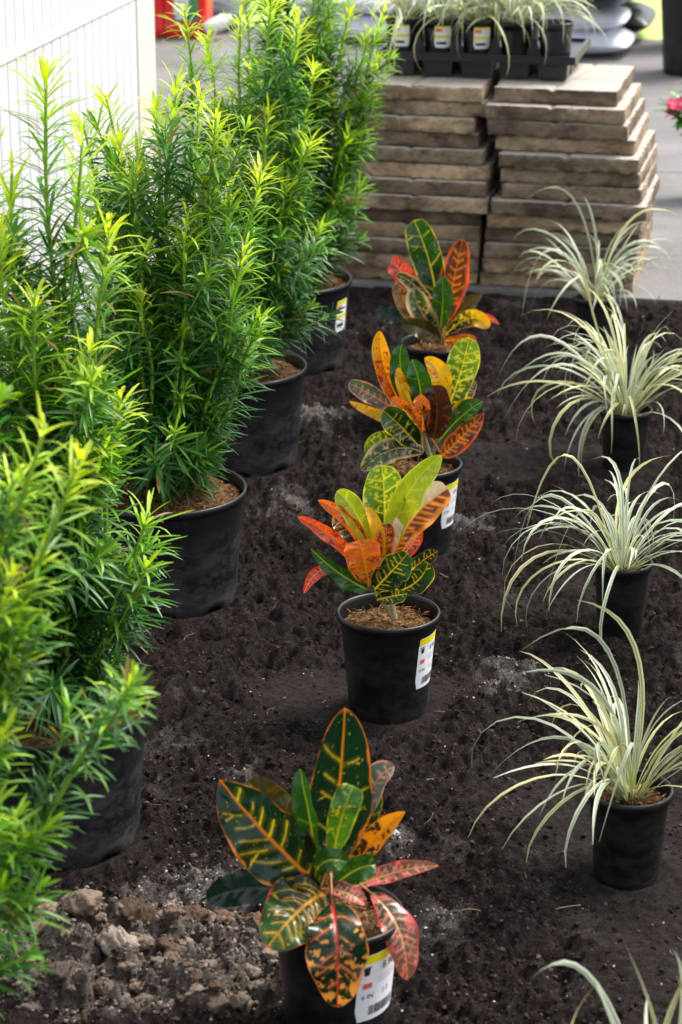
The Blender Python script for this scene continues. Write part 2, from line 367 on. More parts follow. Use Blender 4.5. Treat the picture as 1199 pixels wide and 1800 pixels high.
# ------------------------------------------------------------------ croton leaves
G1 = (.005, .032, .012); G2 = (.022, .105, .010); G3 = (.085, .25, .014); DK = (.005, .022, .016)
YE = (.78, .62, .03); OR = (.84, .27, .008); RD = (.62, .05, .03); PK = (.78, .22, .20); CR = (.85, .62, .38); BR = (.05, .02, .012); YG = (.42, .52, .03)
PAL = {
 'dark':   dict(base=G1, base2=G1, vein=YE, mid=OR, margin=(.66, .20, .02), mw=.06, vt=.0010, vp=.75, n=9, bl=0),
 'darkY':  dict(base=G1, base2=G2, vein=YE, mid=YE, margin=YE, mw=.06, vt=.0009, vp=.65, n=8, bl=0),
 'plain':  dict(base=G2, base2=G2, vein=YG, mid=YG, margin=G2, mw=.04, vt=.0006, vp=.3, n=6, bl=0),
 'light':  dict(base=G3, base2=G2, vein=YG, mid=YG, margin=YG, mw=.06, vt=.0012, vp=.6, n=7, bl=.1, blc=YE),
 'yveins': dict(base=G2, base2=(.20, .40, .03), vein=(.88, .80, .05), mid=(.85, .78, .05), margin=(.75, .75, .1), mw=.09, vt=.0016, vp=.95, n=8, bl=.32, blc=(.6, .65, .05)),
 'ygreen': dict(base=(.46, .58, .02), base2=(.30, .46, .02), vein=(.72, .74, .06), mid=(.75, .78, .08), margin=(.7, .72, .08), mw=.09, vt=.0012, vp=.9, n=8, bl=.2, blc=(.5, .6, .04)),
 'deep':   dict(base=DK, base2=DK, vein=(.03, .06, .05), mid=(.03, .07, .05), margin=DK, mw=.03, vt=.0006, vp=.4, n=8, bl=0),
 'yelsp':  dict(base=G1, base2=(.05, .15, .03), vein=(.80, .45, .03), mid=(.85, .42, .03), margin=(.80, .10, .04), mw=.07, vt=.0011, vp=1, n=9, bl=.04, blc=YE),
 'redmid': dict(base=G1, base2=G1, vein=(.68, .20, .08), mid=(.62, .07, .06), margin=(.60, .18, .05), mw=.05, vt=.0015, vp=.85, n=7, bl=.16, blc=(.78, .33, .06), bgrad=1),
 'pinky':  dict(base=(.03, .08, .04), base2=(.30, .12, .09), vein=(.85, .35, .25), mid=(.85, .50, .2), margin=(.75, .10, .10), mw=.12, vt=.002, vp=1, n=10, bl=.35, blc=(.80, .18, .18)),
 'orspot': dict(base=OR, base2=(.80, .34, .01), vein=OR, mid=OR, margin=OR, mw=.1, vt=.001, vp=.5, n=8, bl=.42, blc=BR, bgrad=-1),
 'orange': dict(base=(.80, .20, .015), base2=(.80, .14, .02), vein=(.82, .36, .03), mid=(.85, .42, .05), margin=(.8, .2, .03), mw=.1, vt=.0011, vp=.9, n=9, bl=.3, blc=(.45, .06, .012), bgrad=-1),
 'orred':  dict(base=(.80, .13, .015), base2=(.75, .07, .02), vein=OR, mid=(.8, .2, .04), margin=(.75, .08, .03), mw=.1, vt=.001, vp=.6, n=8, bl=.3, blc=(.3, .03, .02)),
 'yellow': dict(base=(.88, .54, .012), base2=(.88, .46, .012), vein=(.85, .55, .05), mid=(.85, .60, .1), margin=OR, mw=.08, vt=.001, vp=.5, n=7, bl=.12, blc=RD),
 'yelred': dict(base=(.80, .15, .01), base2=(.85, .45, .01), vein=OR, mid=OR, margin=YE, mw=.06, vt=.001, vp=.6, n=8, bl=.4, blc=(.35, .03, .01), bgrad=-1),
 'orbars': dict(base=(.10, .028, .016), base2=(.10, .028, .016), vein=(.80, .22, .02), mid=(.82, .30, .02), margin=(.80, .12, .03), mw=.30, vt=.0034, vp=1, n=10, bl=0),
 'cream':  dict(base=(.85, .60, .38), base2=(.85, .58, .34), vein=(.85, .45, .2), mid=(.8, .3, .1), margin=(.85, .6, .38), mw=.1, vt=.001, vp=.6, n=8, bl=.2, blc=(.8, .35, .15)),
 'crbars': dict(base=(.10, .02, .015), base2=(.14, .02, .015), vein=(.82, .27, .03), mid=(.84, .25, .03), margin=(.84, .30, .04), mw=.42, vt=.0036, vp=1, n=12, bl=0, half=1),
 'brown':  dict(base=(.035, .012, .008), base2=(.05, .015, .006), vein=(.10, .03, .01), mid=(.12, .04, .01), margin=(.07, .03, .008), mw=.06, vt=.0008, vp=.5, n=6, bl=.2, blc=(.12, .03, .01)),
 'tan':    dict(base=(.50, .30, .12), base2=(.45, .25, .10), vein=(.2, .1, .04), mid=(.3, .12, .05), margin=(.6, .4, .2), mw=.1, vt=.001, vp=.4, n=6, bl=.4, blc=(.20, .09, .05)),
 'creamg': dict(base=G1, base2=(.06, .16, .03), vein=(.50, .46, .15), mid=(.7, .4, .2), margin=(.72, .52, .26), mw=.38, vt=.0012, vp=.7, n=7, bl=.2, blc=(.6, .5, .2)),
 'red':    dict(base=(.70, .09, .06), base2=(.66, .05, .03), vein=(.80, .30, .22), mid=(.82, .36, .3), margin=(.70, .04, .03), mw=.1, vt=.0012, vp=1, n=10, bl=.25, blc=(.30, .03, .02)),
 'olive':  dict(base=(.06, .055, .01), base2=(.05, .05, .012), vein=(.20, .14, .02), mid=(.22, .15, .02), margin=(.22, .07, .02), mw=.06, vt=.0008, vp=.5, n=7, bl=.2, blc=(.12, .06, .01)),
 'gyel':   dict(base=G1, base2=(.84, .48, .01), vein=YE, mid=YE, margin=(.7, .3, .02), mw=.08, vt=.0012, vp=.8, n=7, bl=.2, blc=YE, tipmix=1),
 'greyp':  dict(base=(.06, .11, .08), base2=(.07, .12, .08), vein=(.70, .34, .28), mid=(.75, .22, .18), margin=(.75, .30, .22), mw=.14, vt=.0016, vp=.95, n=9, bl=.15, blc=(.55, .15, .1)),
}
def leaf(root, org, Y0, hub, base, mid, tip, wpx, dy, pal, a=.85, b=.55, roll=0, cup=.26, wave=.21, curl=.12, seed=0, twist=0, name='leaf'):
    """one croton leaf. base/mid/tip: photo pixels; dy: their distance behind (+) or before (-) the stem"""
    p = PAL[pal]; g = np.random.default_rng(seed + 1000)
    B = at_y(*base, Y0 + dy[0]); T = at_y(*tip, Y0 + dy[2]); Mm = at_y(*mid, Y0 + dy[1])
    C = 2 * Mm - .5 * (B + T)
    nv, nu = (130, 57) if wpx > 70 else (90, 41)
    v = np.linspace(0, 1, nv); u = np.linspace(-1, 1, nu)
    cur = ((1 - v)**2)[:, None] * B + (2 * v * (1 - v))[:, None] * C + (v**2)[:, None] * T
    tan = np.gradient(cur, axis=0); seg = np.linalg.norm(tan, axis=1); tan /= seg[:, None]; L = seg.sum()
    halfw = wpx / 2 / scale((B + T) / 2) / math.cos(math.radians(roll))
    wv = v**a * (1 - v)**b; pk = a / (a + b); wv /= pk**a * (1 - pk)**b
    wv = np.maximum(wv, .03) * .95 * (1 + .05 * np.sin(v * g.uniform(9, 16) + g.uniform(0, 6)))
    view = np.array([0, 0, H_CAM]) - cur; view /= np.linalg.norm(view, axis=1)[:, None]
    S = np.cross(tan, view); S /= np.linalg.norm(S, axis=1)[:, None]; Nn = np.cross(S, tan)
    Nn *= np.sign((Nn * view).sum(1))[:, None]
    rr = np.radians(roll + twist * (v - .4)); S2 = S * np.cos(rr)[:, None] + Nn * np.sin(rr)[:, None]; N2 = -S * np.sin(rr)[:, None] + Nn * np.cos(rr)[:, None]
    U, Vv = np.meshgrid(u, v, indexing='ij')
    X = U * wv[None] * halfw; Yl = Vv * L
    ph = g.uniform(0, 6.28, 2); wvn = g.uniform(2.0, 3.6)
    h = g.uniform(.05, .22) * np.sqrt(U * U + .004) * halfw * wv[None] + cup * abs(U)**1.4 * halfw * wv[None] * 1.2 + wave * halfw * (abs(U)**2) * np.sin(Vv * 6.28 * wvn + np.where(U > 0, ph[0], ph[1])) * np.sin(np.pi * Vv)
    h = h + .02 * halfw * np.cos(np.where(U > 0, 1, 1) * (Vv * p['n'] - abs(U) * 1.2) * 6.28) * np.minimum(1, abs(U) * 4) * (1 - abs(U))   # quilting between veins
    h = h - .05 * halfw * np.exp(-(U / .10)**2)
    h = h + halfw * .05 * (fbm(X * 45 + seed, Yl * 45, 2, seed) - .5) * 2
    h = h - curl * L * np.clip(Vv - .62, 0, 1)**2 * 3.0
    P = cur[None] + X[:, :, None] * S2[None] + h[:, :, None] * N2[None]
    # pigments, and a fold highlight painted on half-cream leaves
    bm = np.array(p['base']); b2 = np.array(p['base2']); k = sstep(.35, .85, Vv + .25 * (fbm(X * 90, Yl * 90, 3, seed + 5) - .5) * 2)[:, :, None]
    if not p.get('tipmix'): k = k * .8
    col = bm * (1 - k) + b2 * k
    if p['bl']:
        nz = fbm(X * 170 + 31, Yl * 170, 4, seed + 9); gr = p.get('bgrad', 0)
        th = .5 + .5 * (.5 - p['bl']) * .9 + .22 * (0 if gr == 0 else (gr * (.5 - Vv) * 2.0))
        mk = sstep(th, th + .05, nz)[:, :, None]; col = col * (1 - mk) + np.array(p['blc']) * mk
    vein = np.zeros_like(X)
    jit = .0014 * (fbm(X * 90, Yl * 90, 2, seed + 3) - .5) * 2; k_v = max(.8, min(1.7, halfw / .030))
    for side in (-1, 1):
        for q in range(p['n']):
            if g.uniform() > p['vp']: continue
            v0 = .05 + .88 * (q + g.uniform(-.18, .18)) / p['n']; ext = g.uniform(.45, .98); sl = g.uniform(.42, .8); th = p['vt'] * k_v * g.uniform(.55, 1.2)
            st = g.uniform(0, .25) if p['vp'] < .9 and g.uniform() < .5 else 0
            on = (np.sign(U) == side) | (U == 0)
            d = abs(Yl - (v0 * L + abs(X) * sl + 6 * X * X) + jit)
            au = abs(U); m = np.clip(1.5 - d / th * (1 + .6 * au), 0, 1) * sstep(ext, ext - .08, au) * sstep(st, st + .05, au) * on
            vein = np.maximum(vein, m)
            vein = np.maximum(vein, np.clip(1.1 - d / (th * 4.5), 0, 1) * .16 * sstep(ext, ext - .15, au) * on)
            if g.uniform() < .35:     # fork
                fs = g.uniform(.35, .6); d2 = abs(Yl - (v0 * L + abs(X) * sl - (abs(X) - fs * halfw * wv[None]) * g.uniform(.6, 1.0)) + jit)
                vein = np.maximum(vein, np.clip(1.5 - d2 / (th * .8), 0, 1) * (au > fs) * sstep(ext, ext - .08, au) * on)
    vein = vein * np.clip(.35 + 1.2 * fbm(X * 130 + 7, Yl * 130, 3, seed + 12), 0, 1)
    vein = vein[:, :, None]; col = col * (1 - vein) + np.array(p['vein']) * vein
    mg = sstep(1 - p['mw'] * 1.15, 1 - p['mw'] * .3, abs(U) + .22 * (fbm(X * 60, Yl * 60, 3, seed + 6) - .5))
    tipm = sstep(.975, 1.0, Vv); mg = np.maximum(mg, tipm * .8)
    fl = sstep(.82, .88, fbm(X * 420, Yl * 420, 2, seed + 21))[:, :, None] * .6; col = col * (1 - fl) + np.array(p['vein']) * fl
    mg = mg[:, :, None]; col = col * (1 - mg) + np.array(p['margin']) * mg
    if p.get('half'):            # one side of the blade pale cream, the other barred
        kk = (sstep(.05, .0, U * p.get('sgn', 1)))[:, :, None]; c2 = np.array((.90, .70, .46)) * (1 - .35 * fbm(X * 100, Yl * 100, 3, 4)[:, :, None] * (1 - abs(U))[:, :, None]); col = col * (1 - kk) + c2 * kk
    md = np.clip(1.6 - abs(X) / (.0013 * k_v * (1.25 - .9 * Vv)), 0, 1)[:, :, None]; col = col * (1 - md) + np.array(p['mid']) * md
    mb = MB(); mb.add(P, grid_faces(nu, nv), col.reshape(-1, 3))
    # leaf stalk back to the hub
    Hh = at_y(*hub, Y0); q = np.linspace(0, 1, 8)[:, None]; cc = (Hh + B) / 2 + np.array([0, 0, .004])
    tube(mb, (1 - q)**2 * Hh + 2 * q * (1 - q) * cc + q**2 * cur[2], np.linspace(.0026, .0015, 8), 6, np.array(p['mid']) * .6 + np.array((.1, .12, .02)))
    return mb.build(name, M['croton'], root, org=org)

def croton(label, rimc, rimz, stem, leaves, seed, dims=(.0825, .0615, .172), gname='croton plants standing in a row on the dark soil', lab=(62, .071, .058, .088)):
    rt, rb, h = dims
    R = at_z(rimc[0], rimc[1], h); c = np.array([R[0], R[1], 0.0]); Y0 = c[1]
    root = thing('croton_plant', c, label, 'potted plant', gname)
    pot = make_pot(root, c, rt, rb, h, M['pot']); 
    pot_label(pot, c, rt, rb, h, math.radians(lab[0]), h - lab[1], lab[2], lab[3])
    make_potsoil(root, c, rt - .009, h - .024, seed, 220, (1.5, 1.35, 1.1), .009)
    mb = MB()
    for s in stem:
        pts = np.array([at_y(x, y, Y0 + d) for x, y, d in s['p']]); q = np.linspace(0, 1, 16)
        ts = np.linspace(0, 1, len(pts)); pp = np.stack([np.interp(q, ts, pts[:, k]) for k in range(3)], -1)
        tube(mb, pp, np.linspace(s['r'], s['r'] * .55, 16), 10, s.get('c', (.30, .22, .10)))
    mb.build('stem', M['stem'], root, org=c)
    for i, L in enumerate(leaves):
        kw = dict(L); hub = kw.pop('hub', stem[0]['p'][-1][:2])
        leaf(root, c, Y0, hub, seed=seed * 50 + i, **kw)
    return root

def LF(base, mid, tip, w, dy, pal, **k): return dict(base=base, mid=mid, tip=tip, wpx=w, dy=dy, pal=pal, **k)
# front croton
croton('large dark green croton with orange leaf margins, its pot beside the clods of pale dirt', (592, 1600), 0,
  [dict(p=[(588, 1625, 0), (584, 1580, 0), (580, 1520, 0)], r=.006, c=(.10, .12, .03)), dict(p=[(594, 1628, .01), (606, 1585, .01)], r=.004, c=(.12, .12, .03))],
  [LF((572, 1545), (592, 1420), (609, 1253), 118, (.01, .03, .02), 'dark', a=.9, b=.62, cup=.1, roll=-12, wave=.04),
   LF((565, 1560), (480, 1480), (387, 1377), 132, (0, -.01, -.01), 'dark', a=.8, b=.75, cup=.10, roll=12),
   LF((560, 1550), (500, 1450), (436, 1374), 85, (.02, .04, .05), 'olive', a=.8, b=.5, cup=.1),
   LF((556, 1552), (546, 1450), (522, 1356), 40, (.0, -.015, -.01), 'plain', a=.7, b=.5, roll=35, cup=.35, wave=.22),
   LF((583, 1515), (600, 1440), (622, 1380), 56, (-.01, -.02, -.01), 'light', a=.8, b=.35, wave=.2, cup=.15),
   LF((556, 1530), (578, 1512), (612, 1516), 44, (-.02, -.035, -.03), 'plain', a=.5, b=.4, cup=.1),
   LF((600, 1540), (640, 1450), (652, 1382), 48, (.02, .05, .06), 'darkY', a=.8, b=.35),
   LF((604, 1540), (648, 1400), (691, 1345), 50, (.03, .06, .07), 'greyp', a=.8, b=.6, roll=20, wave=.15),
   LF((600, 1560), (655, 1480), (707, 1429), 42, (.01, .02, .01), 'orspot', a=.75, b=.7, roll=10),
   LF((608, 1565), (690, 1535), (767, 1520), 34, (0, .01, .0), 'pinky', a=.8, b=.75, roll=15),
   LF((585, 1560), (625, 1530), (662, 1520), 48, (-.01, -.02, -.02), 'plain', a=.6, b=.4, wave=.2),
   LF((562, 1562), (605, 1568), (644, 1588), 30, (-.01, -.04, -.05), 'pinky', a=.6, b=.5, roll=25),
   LF((572, 1570), (528, 1598), (470, 1663), 128, (-.01, -.05, -.09), 'yelsp', a=.5, b=.55, cup=-.08, roll=-8),
   LF((584, 1590), (592, 1660), (593, 1779), 112, (-.05, -.112, -.118), 'redmid', a=.7, b=.62, cup=-.08),
   LF((650, 1568), (700, 1630), (718, 1726), 62, (-.0, -.04, -.06), 'pinky', a=.8, b=.6, cup=-.1, roll=15),
   LF((560, 1582), (450, 1560), (362, 1584), 62, (.05, .09, .10), 'deep', a=.7, b=.45, cup=.02),
  ], 1, lab=(50, .074, .074, .094))
croton('croton with yellow green top leaves and orange side leaves, second nearest the camera', (683, 1073), 0,
  [dict(p=[(692, 1086, -.01), (672, 1045, -.005), (655, 1018, 0)], r=.0055, c=(.34, .26, .14)), dict(p=[(690, 1086, .005), (668, 1052, .01), (662, 1010, .01)], r=.004, c=(.34, .27, .12)),
   dict(p=[(693, 1088, -.012), (690, 1062, -.01)], r=.006, c=(.36, .26, .15))],
  [LF((672, 1010), (676, 900), (671, 823), 76, (.0, .015, .01), 'yveins', a=.55, b=.28, cup=.15),
   LF((685, 985), (710, 880), (777, 804), 54, (.0, .0, .0), 'ygreen', a=.75, b=.6, roll=-15),
   LF((692, 985), (724, 915), (787, 858), 66, (-.01, .0, .01), 'crbars', a=.8, b=.35, cup=.2, roll=8),
   LF((700, 985), (722, 960), (740, 930), 30, (.01, .02, .02), 'red', a=.8, b=.6),
   LF((660, 1000), (632, 915), (593, 866), 44, (-.01, .0, .0), 'ygreen', a=.75, b=.4, roll=10),
   LF((655, 985), (615, 915), (559, 883), 26, (.0, .0, .0), 'orange', a=.7, b=.6, roll=25),
   LF((650, 1010), (585, 945), (523, 910), 26, (-.02, -.03, -.03), 'orred', a=.7, b=.65, roll=10),
   LF((650, 1000), (615, 935), (583, 908), 38, (.02, .03, .04), 'redmid', a=.7, b=.5),
   LF((650, 1030), (640, 985), (632, 950), 68, (-.02, -.04, -.045), 'orange', a=.6, b=.3, cup=.12),
   LF((672, 1005), (664, 935), (643, 890), 24, (-.012, -.015, -.01), 'yellow', a=.7, b=.6),
   LF((664, 1010), (676, 960), (680, 920), 34, (-.01, -.015, -.01), 'orbars', a=.6, b=.4),
   LF((657, 1038), (688, 1005), (717, 975), 56, (-.02, -.04, -.05), 'darkY', a=.55, b=.4, roll=-15, cup=.08),
   LF((700, 1040), (735, 1020), (752, 990), 46, (.0, .0, .0), 'darkY', a=.6, b=.45),
   LF((690, 1030), (735, 992), (768, 970), 28, (.01, .02, .02), 'dark', a=.8, b=.5),
   LF((662, 1054), (690, 1048), (715, 1045), 28, (-.03, -.05, -.06), 'darkY', a=.6, b=.5, roll=-20),
   LF((646, 1036), (600, 1010), (546, 967), 34, (-.02, -.03, -.03), 'plain', a=.6, b=.8, roll=20, cup=.2),
   LF((610, 1014), (565, 1003), (534, 1044), 22, (-.01, -.02, -.03), 'red', a=.8, b=.6),
  ], 2)
croton('croton with yellow and orange upright leaves around one dark brown oval leaf', (735, 812), 0,
  [dict(p=[(757, 805, 0), (748, 775, 0), (742, 745, 0)], r=.005, c=(.34, .32, .16)), dict(p=[(757, 806, 0), (735, 765, .0)], r=.0035, c=(.3, .3, .12)), dict(p=[(760, 806, .01), (768, 770, .0)], r=.0035, c=(.3, .3, .12))],
  [LF((725, 740), (680, 660), (667, 586), 36, (0, .01, .0), 'yelred', a=.6, b=.5),
   LF((730, 735), (706, 660), (706, 607), 42, (0, .0, .0), 'plain', a=.7, b=.6),
   LF((742, 735), (738, 680), (725, 633), 44, (-.005, -.01, -.01), 'plain', a=.6, b=.5),
   LF((738, 735), (712, 690), (700, 648), 24, (-.01, -.015, -.02), 'yellow', a=.7, b=.6),
   LF((765, 740), (775, 670), (748, 630), 42, (.0, .01, .01), 'yellow', a=.7, b=.6, cup=.2),
   LF((775, 745), (805, 670), (824, 596), 58, (.01, .03, .03), 'yveins', a=.6, b=.3),
   LF((762, 770), (768, 720), (761, 679), 54, (-.02, -.035, -.04), 'brown', a=.5, b=.35),
   LF((733, 745), (662, 700), (614, 674), 34, (.0, .0, .0), 'greyp', a=.7, b=.4),
   LF((730, 750), (668, 728), (615, 708), 20, (-.01, -.02, -.03), 'yellow', a=.8, b=.7, roll=20),
   LF((742, 760), (742, 720), (732, 698), 30, (-.02, -.045, -.05), 'orange', a=.6, b=.35),
   LF((735, 745), (705, 715), (688, 702), 26, (-.02, -.035, -.04), 'orange', a=.6, b=.4),
   LF((736, 785), (705, 750), (674, 722), 52, (-.02, -.04, -.05), 'darkY', a=.55, b=.35),
   LF((745, 795), (690, 790), (637, 826), 46, (-.02, -.05, -.08), 'creamg', a=.6, b=.5, cup=-.05),
   LF((740, 795), (680, 775), (646, 800), 40, (-.01, -.03, -.05), 'yveins', a=.6, b=.5),
   LF((770, 778), (808, 735), (847, 705), 36, (.0, .0, .0), 'plain', a=.7, b=.5, roll=15),
   LF((776, 803), (810, 770), (850, 728), 40, (-.01, -.01, -.01), 'orbars', a=.6, b=.65, roll=-10),
   LF((790, 745), (815, 700), (834, 671), 26, (.03, .05, .05), 'greyp', a=.7, b=.4),
   LF((785, 740), (810, 712), (832, 702), 18, (.0, .01, .01), 'yellow', a=.7, b=.6),
  ], 3)
croton('croton farthest back against the paver stacks, one tall green leaf beside an orange barred leaf', (771, 600), 0,
  [dict(p=[(774, 605, 0), (774, 580, 0), (772, 555, 0)], r=.005, c=(.2, .18, .08)), dict(p=[(776, 606, 0), (790, 580, 0)], r=.0035, c=(.2, .18, .08))],
  [LF((773, 575), (757, 470), (727, 391), 58, (.0, .02, .02), 'darkY', a=.75, b=.32, roll=10),
   LF((782, 570), (796, 500), (813, 423), 54, (.01, .02, .02), 'orbars', a=.7, b=.5),
   LF((774, 578), (778, 535), (778, 487), 38, (-.02, -.03, -.03), 'plain', a=.7, b=.5),
   LF((768, 565), (715, 490), (686, 460), 38, (.01, .03, .04), 'red', a=.7, b=.35),
   LF((768, 545), (728, 500), (697, 484), 26, (-.01, -.01, -.01), 'creamg', a=.7, b=.6, roll=15),
   LF((768, 588), (718, 545), (699, 496), 30, (.0, .0, .0), 'tan', a=.6, b=.4),
   LF((770, 580), (742, 550), (727, 508), 44, (-.02, -.03, -.03), 'creamg', a=.6, b=.4),
   LF((780, 592), (825, 560), (858, 576), 32, (-.02, -.03, -.05), 'gyel', a=.7, b=.4),
   LF((786, 590), (840, 560), (877, 570), 18, (-.01, -.01, -.02), 'red', a=.8, b=.8),
   LF((785, 582), (812, 545), (847, 517), 34, (.02, .04, .05), 'olive', a=.7, b=.7),
   LF((774, 598), (742, 578), (707, 570), 36, (-.02, -.05, -.06), 'olive', a=.6, b=.5),
   LF((780, 600), (810, 598), (838, 598), 22, (-.02, -.05, -.06), 'orange', a=.6, b=.4),
   LF((762, 590), (700, 560), (663, 541), 30, (.05, .10, .12), 'deep', a=.7, b=.4),
  ], 4)

# ------------------------------------------------------------------ striped grass plants
def blades(mb, g, cen, n, Lr, spread, wid=.0062, el=(50, 88), droop=(60, 150), base_r=.015, yel=.3, custom=None, zmin=.006):
    ns, nw = 12, 5
    us = np.linspace(-1, 1, nw)
    items = custom if custom is not None else [None] * n
    for it in items:
        if it is None:
            az = g.uniform(0, 2 * math.pi); az = az + .35 * math.sin(3 * az + n); L = g.uniform(*Lr); e0 = math.radians(g.uniform(*el)); dr = math.radians(g.uniform(*droop)) * (L / Lr[1])
            rb = base_r * math.sqrt(g.uniform(0, 1)); p0 = cen + np.array([rb * math.cos(az), rb * math.sin(az), 0]); s = np.linspace(0, 1, ns)
            e = e0 - dr * s**g.uniform(1.1, 2.3); az_ = az + g.uniform(-.8, .8) * s**2
            d = np.stack([np.cos(e) * np.cos(az_), np.cos(e) * np.sin(az_), np.sin(e)], -1) * L / (ns - 1)
            c = p0 + np.cumsum(d, 0) - d[0]
            c[:, 2] = np.maximum(c[:, 2], zmin)
        else:
            c = it['c']; s = np.linspace(0, 1, len(c)); az = it.get('az', 0)
        T = np.gradient(c, axis=0); T /= np.linalg.norm(T, axis=1)[:, None] + 1e-9
        sd_ = np.array([-math.sin(az), math.cos(az), 0.0]) if it is None else np.cross(T[0], [0, -.5, .86])
        tw = g.uniform(-.9, .9)
        S = np.cross(T, np.cross(sd_[None], T)); S /= np.linalg.norm(S, axis=1)[:, None] + 1e-9; Nn = np.cross(T, S)
        ang = tw * s; S2 = S * np.cos(ang)[:, None] + Nn * np.sin(ang)[:, None]
        w_ = wid * g.uniform(.7, 1.15) * np.minimum(1, (.35 + s * 2.2)) * np.clip((1 - s) * 3.2, 0.05, 1)**.8 / 2
        P = c[None] + us[:, None, None] * w_[None, :, None] * S2[None] + (np.abs(us)[:, None, None] * w_[None, :, None] * .35) * Nn[None]
        mode = g.uniform(); y = g.uniform() < yel
        edge = np.array((.80, .76, .38)) if y else np.array((.68, .72, .54)); cenc = np.array((.13, .25, .13)) if mode < .7 else np.array((.30, .40, .16)); edge = edge * g.uniform(.6, 1.15)
        cenc = cenc * g.uniform(.8, 1.3)
        cu = np.where(np.abs(us)[:, None] > .42, 1.0, 0.0) if mode < .9 else np.ones((nw, 1))
        cc = cenc * (1 - cu[:, :, None]) + edge * cu[:, :, None]; cc = np.broadcast_to(cc, (nw, len(s), 3)).copy()
        kb = sstep(.16, .0, s)[None, :, None]; cc = cc * (1 - kb) + np.array((.46, .52, .11)) * kb
        if g.uniform() < .25: kt = sstep(.93, 1, s)[None, :, None]; cc = cc * (1 - kt) + np.array((.36, .22, .10)) * kt
        mb.add(P, grid_faces(nw, len(s)), cc.reshape(-1, 3))

GG = 'striped grass plants standing in a row on the dark soil'
def grass_plant(label, rim, dims, n, Lr, seed, off=(0, 0), el=(45, 88), droop=(70, 160), yel=.3, dry=10, custom=None, bc=0):
    rt, rb, h = dims; R = at_z(rim[0], rim[1], h); c = np.array([R[0], R[1], 0.0])
    root = thing('striped_grass_plant', c, label, 'potted plant', GG)
    make_pot(root, c, rt, rb, h, M['pot']); make_potsoil(root, c, rt - .008, h - .02, seed, 60, (.8, .65, .55), .006)
    g = np.random.default_rng(seed); mb = MB(); cen = c + np.array([off[0], off[1], h - .022])
    blades(mb, g, cen, n, Lr, 1, el=el, droop=droop, yel=yel)
    if custom: blades(mb, g, cen, 0, Lr, 1, custom=[dict(c=np.array([at_y(x, y, c[1] + d) for x, y, d in q])) for q in custom])
    mb.build('foliage', M['blade'], root, org=c)
    mb = MB()
    for _ in range(26):
        a = g.uniform(0, 6.28); L = g.uniform(.02, .05); q = cen + np.array([math.cos(a), math.sin(a), 0]) * g.uniform(0, .015)
        e = g.uniform(.5, 1.5); tube(mb, [q, q + L * .5 * np.array([math.cos(a) * math.cos(e), math.sin(a) * math.cos(e), math.sin(e)]), q + L * np.array([math.cos(a) * math.cos(e), math.sin(a) * math.cos(e), math.sin(e) * .9])], [.003, .0022, .0006], 5, np.array((.40, .34, .15)) * g.uniform(.6, 1.3))
    mb.build('dry_sheaths', M['stem'], root, org=c)
    return root
def sm(pts, n=12):
    """smooth curve through three or more pixel+depth points"""
    p = np.array(pts, float); t = np.linspace(0, 1, len(p)); q = np.linspace(0, 1, n)
    k = np.polyfit(t, p, min(3, len(p) - 1)); return [tuple(sum(k[i] * x**(len(k) - 1 - i) for i in range(len(k)))) for x in q]
grass_plant('striped grass in the widest black pot, near the right edge, its blades tinged yellow', (1107, 1384), (.0605, .045, .137), 60, (.17, .31), 27, yel=.5, el=(50, 88), droop=(50, 160),
  custom=[sm([(1110, 1385, 0), (1050, 1215, -.02), (918, 1182, -.04)]), sm([(1110, 1385, 0), (1060, 1130, 0), (918, 1142, 0)]), sm([(1108, 1390, 0), (1045, 1270, -.05), (910, 1268, -.07)]),
          sm([(1110, 1385, 0), (1120, 1150, .05), (1015, 1055, .06)]), sm([(1112, 1390, 0), (1090, 1310, -.07), (1040, 1440, -.12)]), sm([(1115, 1390, 0), (1110, 1310, -.07), (1053, 1480, -.13)]), sm([(1104, 1385, 0), (985, 1295, .05), (862, 1362, .07)])])
grass_plant('striped grass with long arching pale blades whose pot stands just behind the yellow tinged one', (1094, 985), (.052, .037, .141), 68, (.15, .33), 22, yel=.15, el=(40, 90), droop=(90, 210),
  custom=[sm([(1080, 985, 0), (1000, 800, 0), (925, 930, -.02)]), sm([(1080, 985, 0), (960, 870, .05), (900, 1020, .03)]), sm([(1085, 985, 0), (1100, 850, .1), (1185, 800, .1)]), sm([(1085, 985, 0), (1020, 900, -.05), (955, 1065, -.1)])])
grass_plant('fullest striped grass of the right row, creamy blades fanning far to the left', (1100, 717), (.055, .042, .128), 110, (.15, .36), 23, yel=.45, el=(40, 90), droop=(70, 200),
  custom=[sm([(1090, 715, 0), (990, 620, 0), (880, 690, -.02)]), sm([(1090, 715, 0), (960, 590, .02), (872, 672, .02)]), sm([(1090, 715, 0), (1040, 540, .02), (1020, 440, .03)]), sm([(1090, 715, 0), (980, 640, -.03), (882, 745, -.06)])])
grass_plant('striped grass farthest back, greyish blades in front of the right paver stack', (1045, 520), (.052, .04, .125), 58, (.16, .36), 24, yel=.1, droop=(80, 210),
  custom=[sm([(1050, 515, 0), (1000, 340, .02), (900, 375, .02)]), sm([(1050, 515, 0), (960, 440, -.02), (915, 575, -.06)]), sm([(1055, 515, 0), (1110, 385, .0), (1198, 380, .0)]), sm([(1055, 515, 0), (1045, 400, 0), (1025, 345, 0)])])
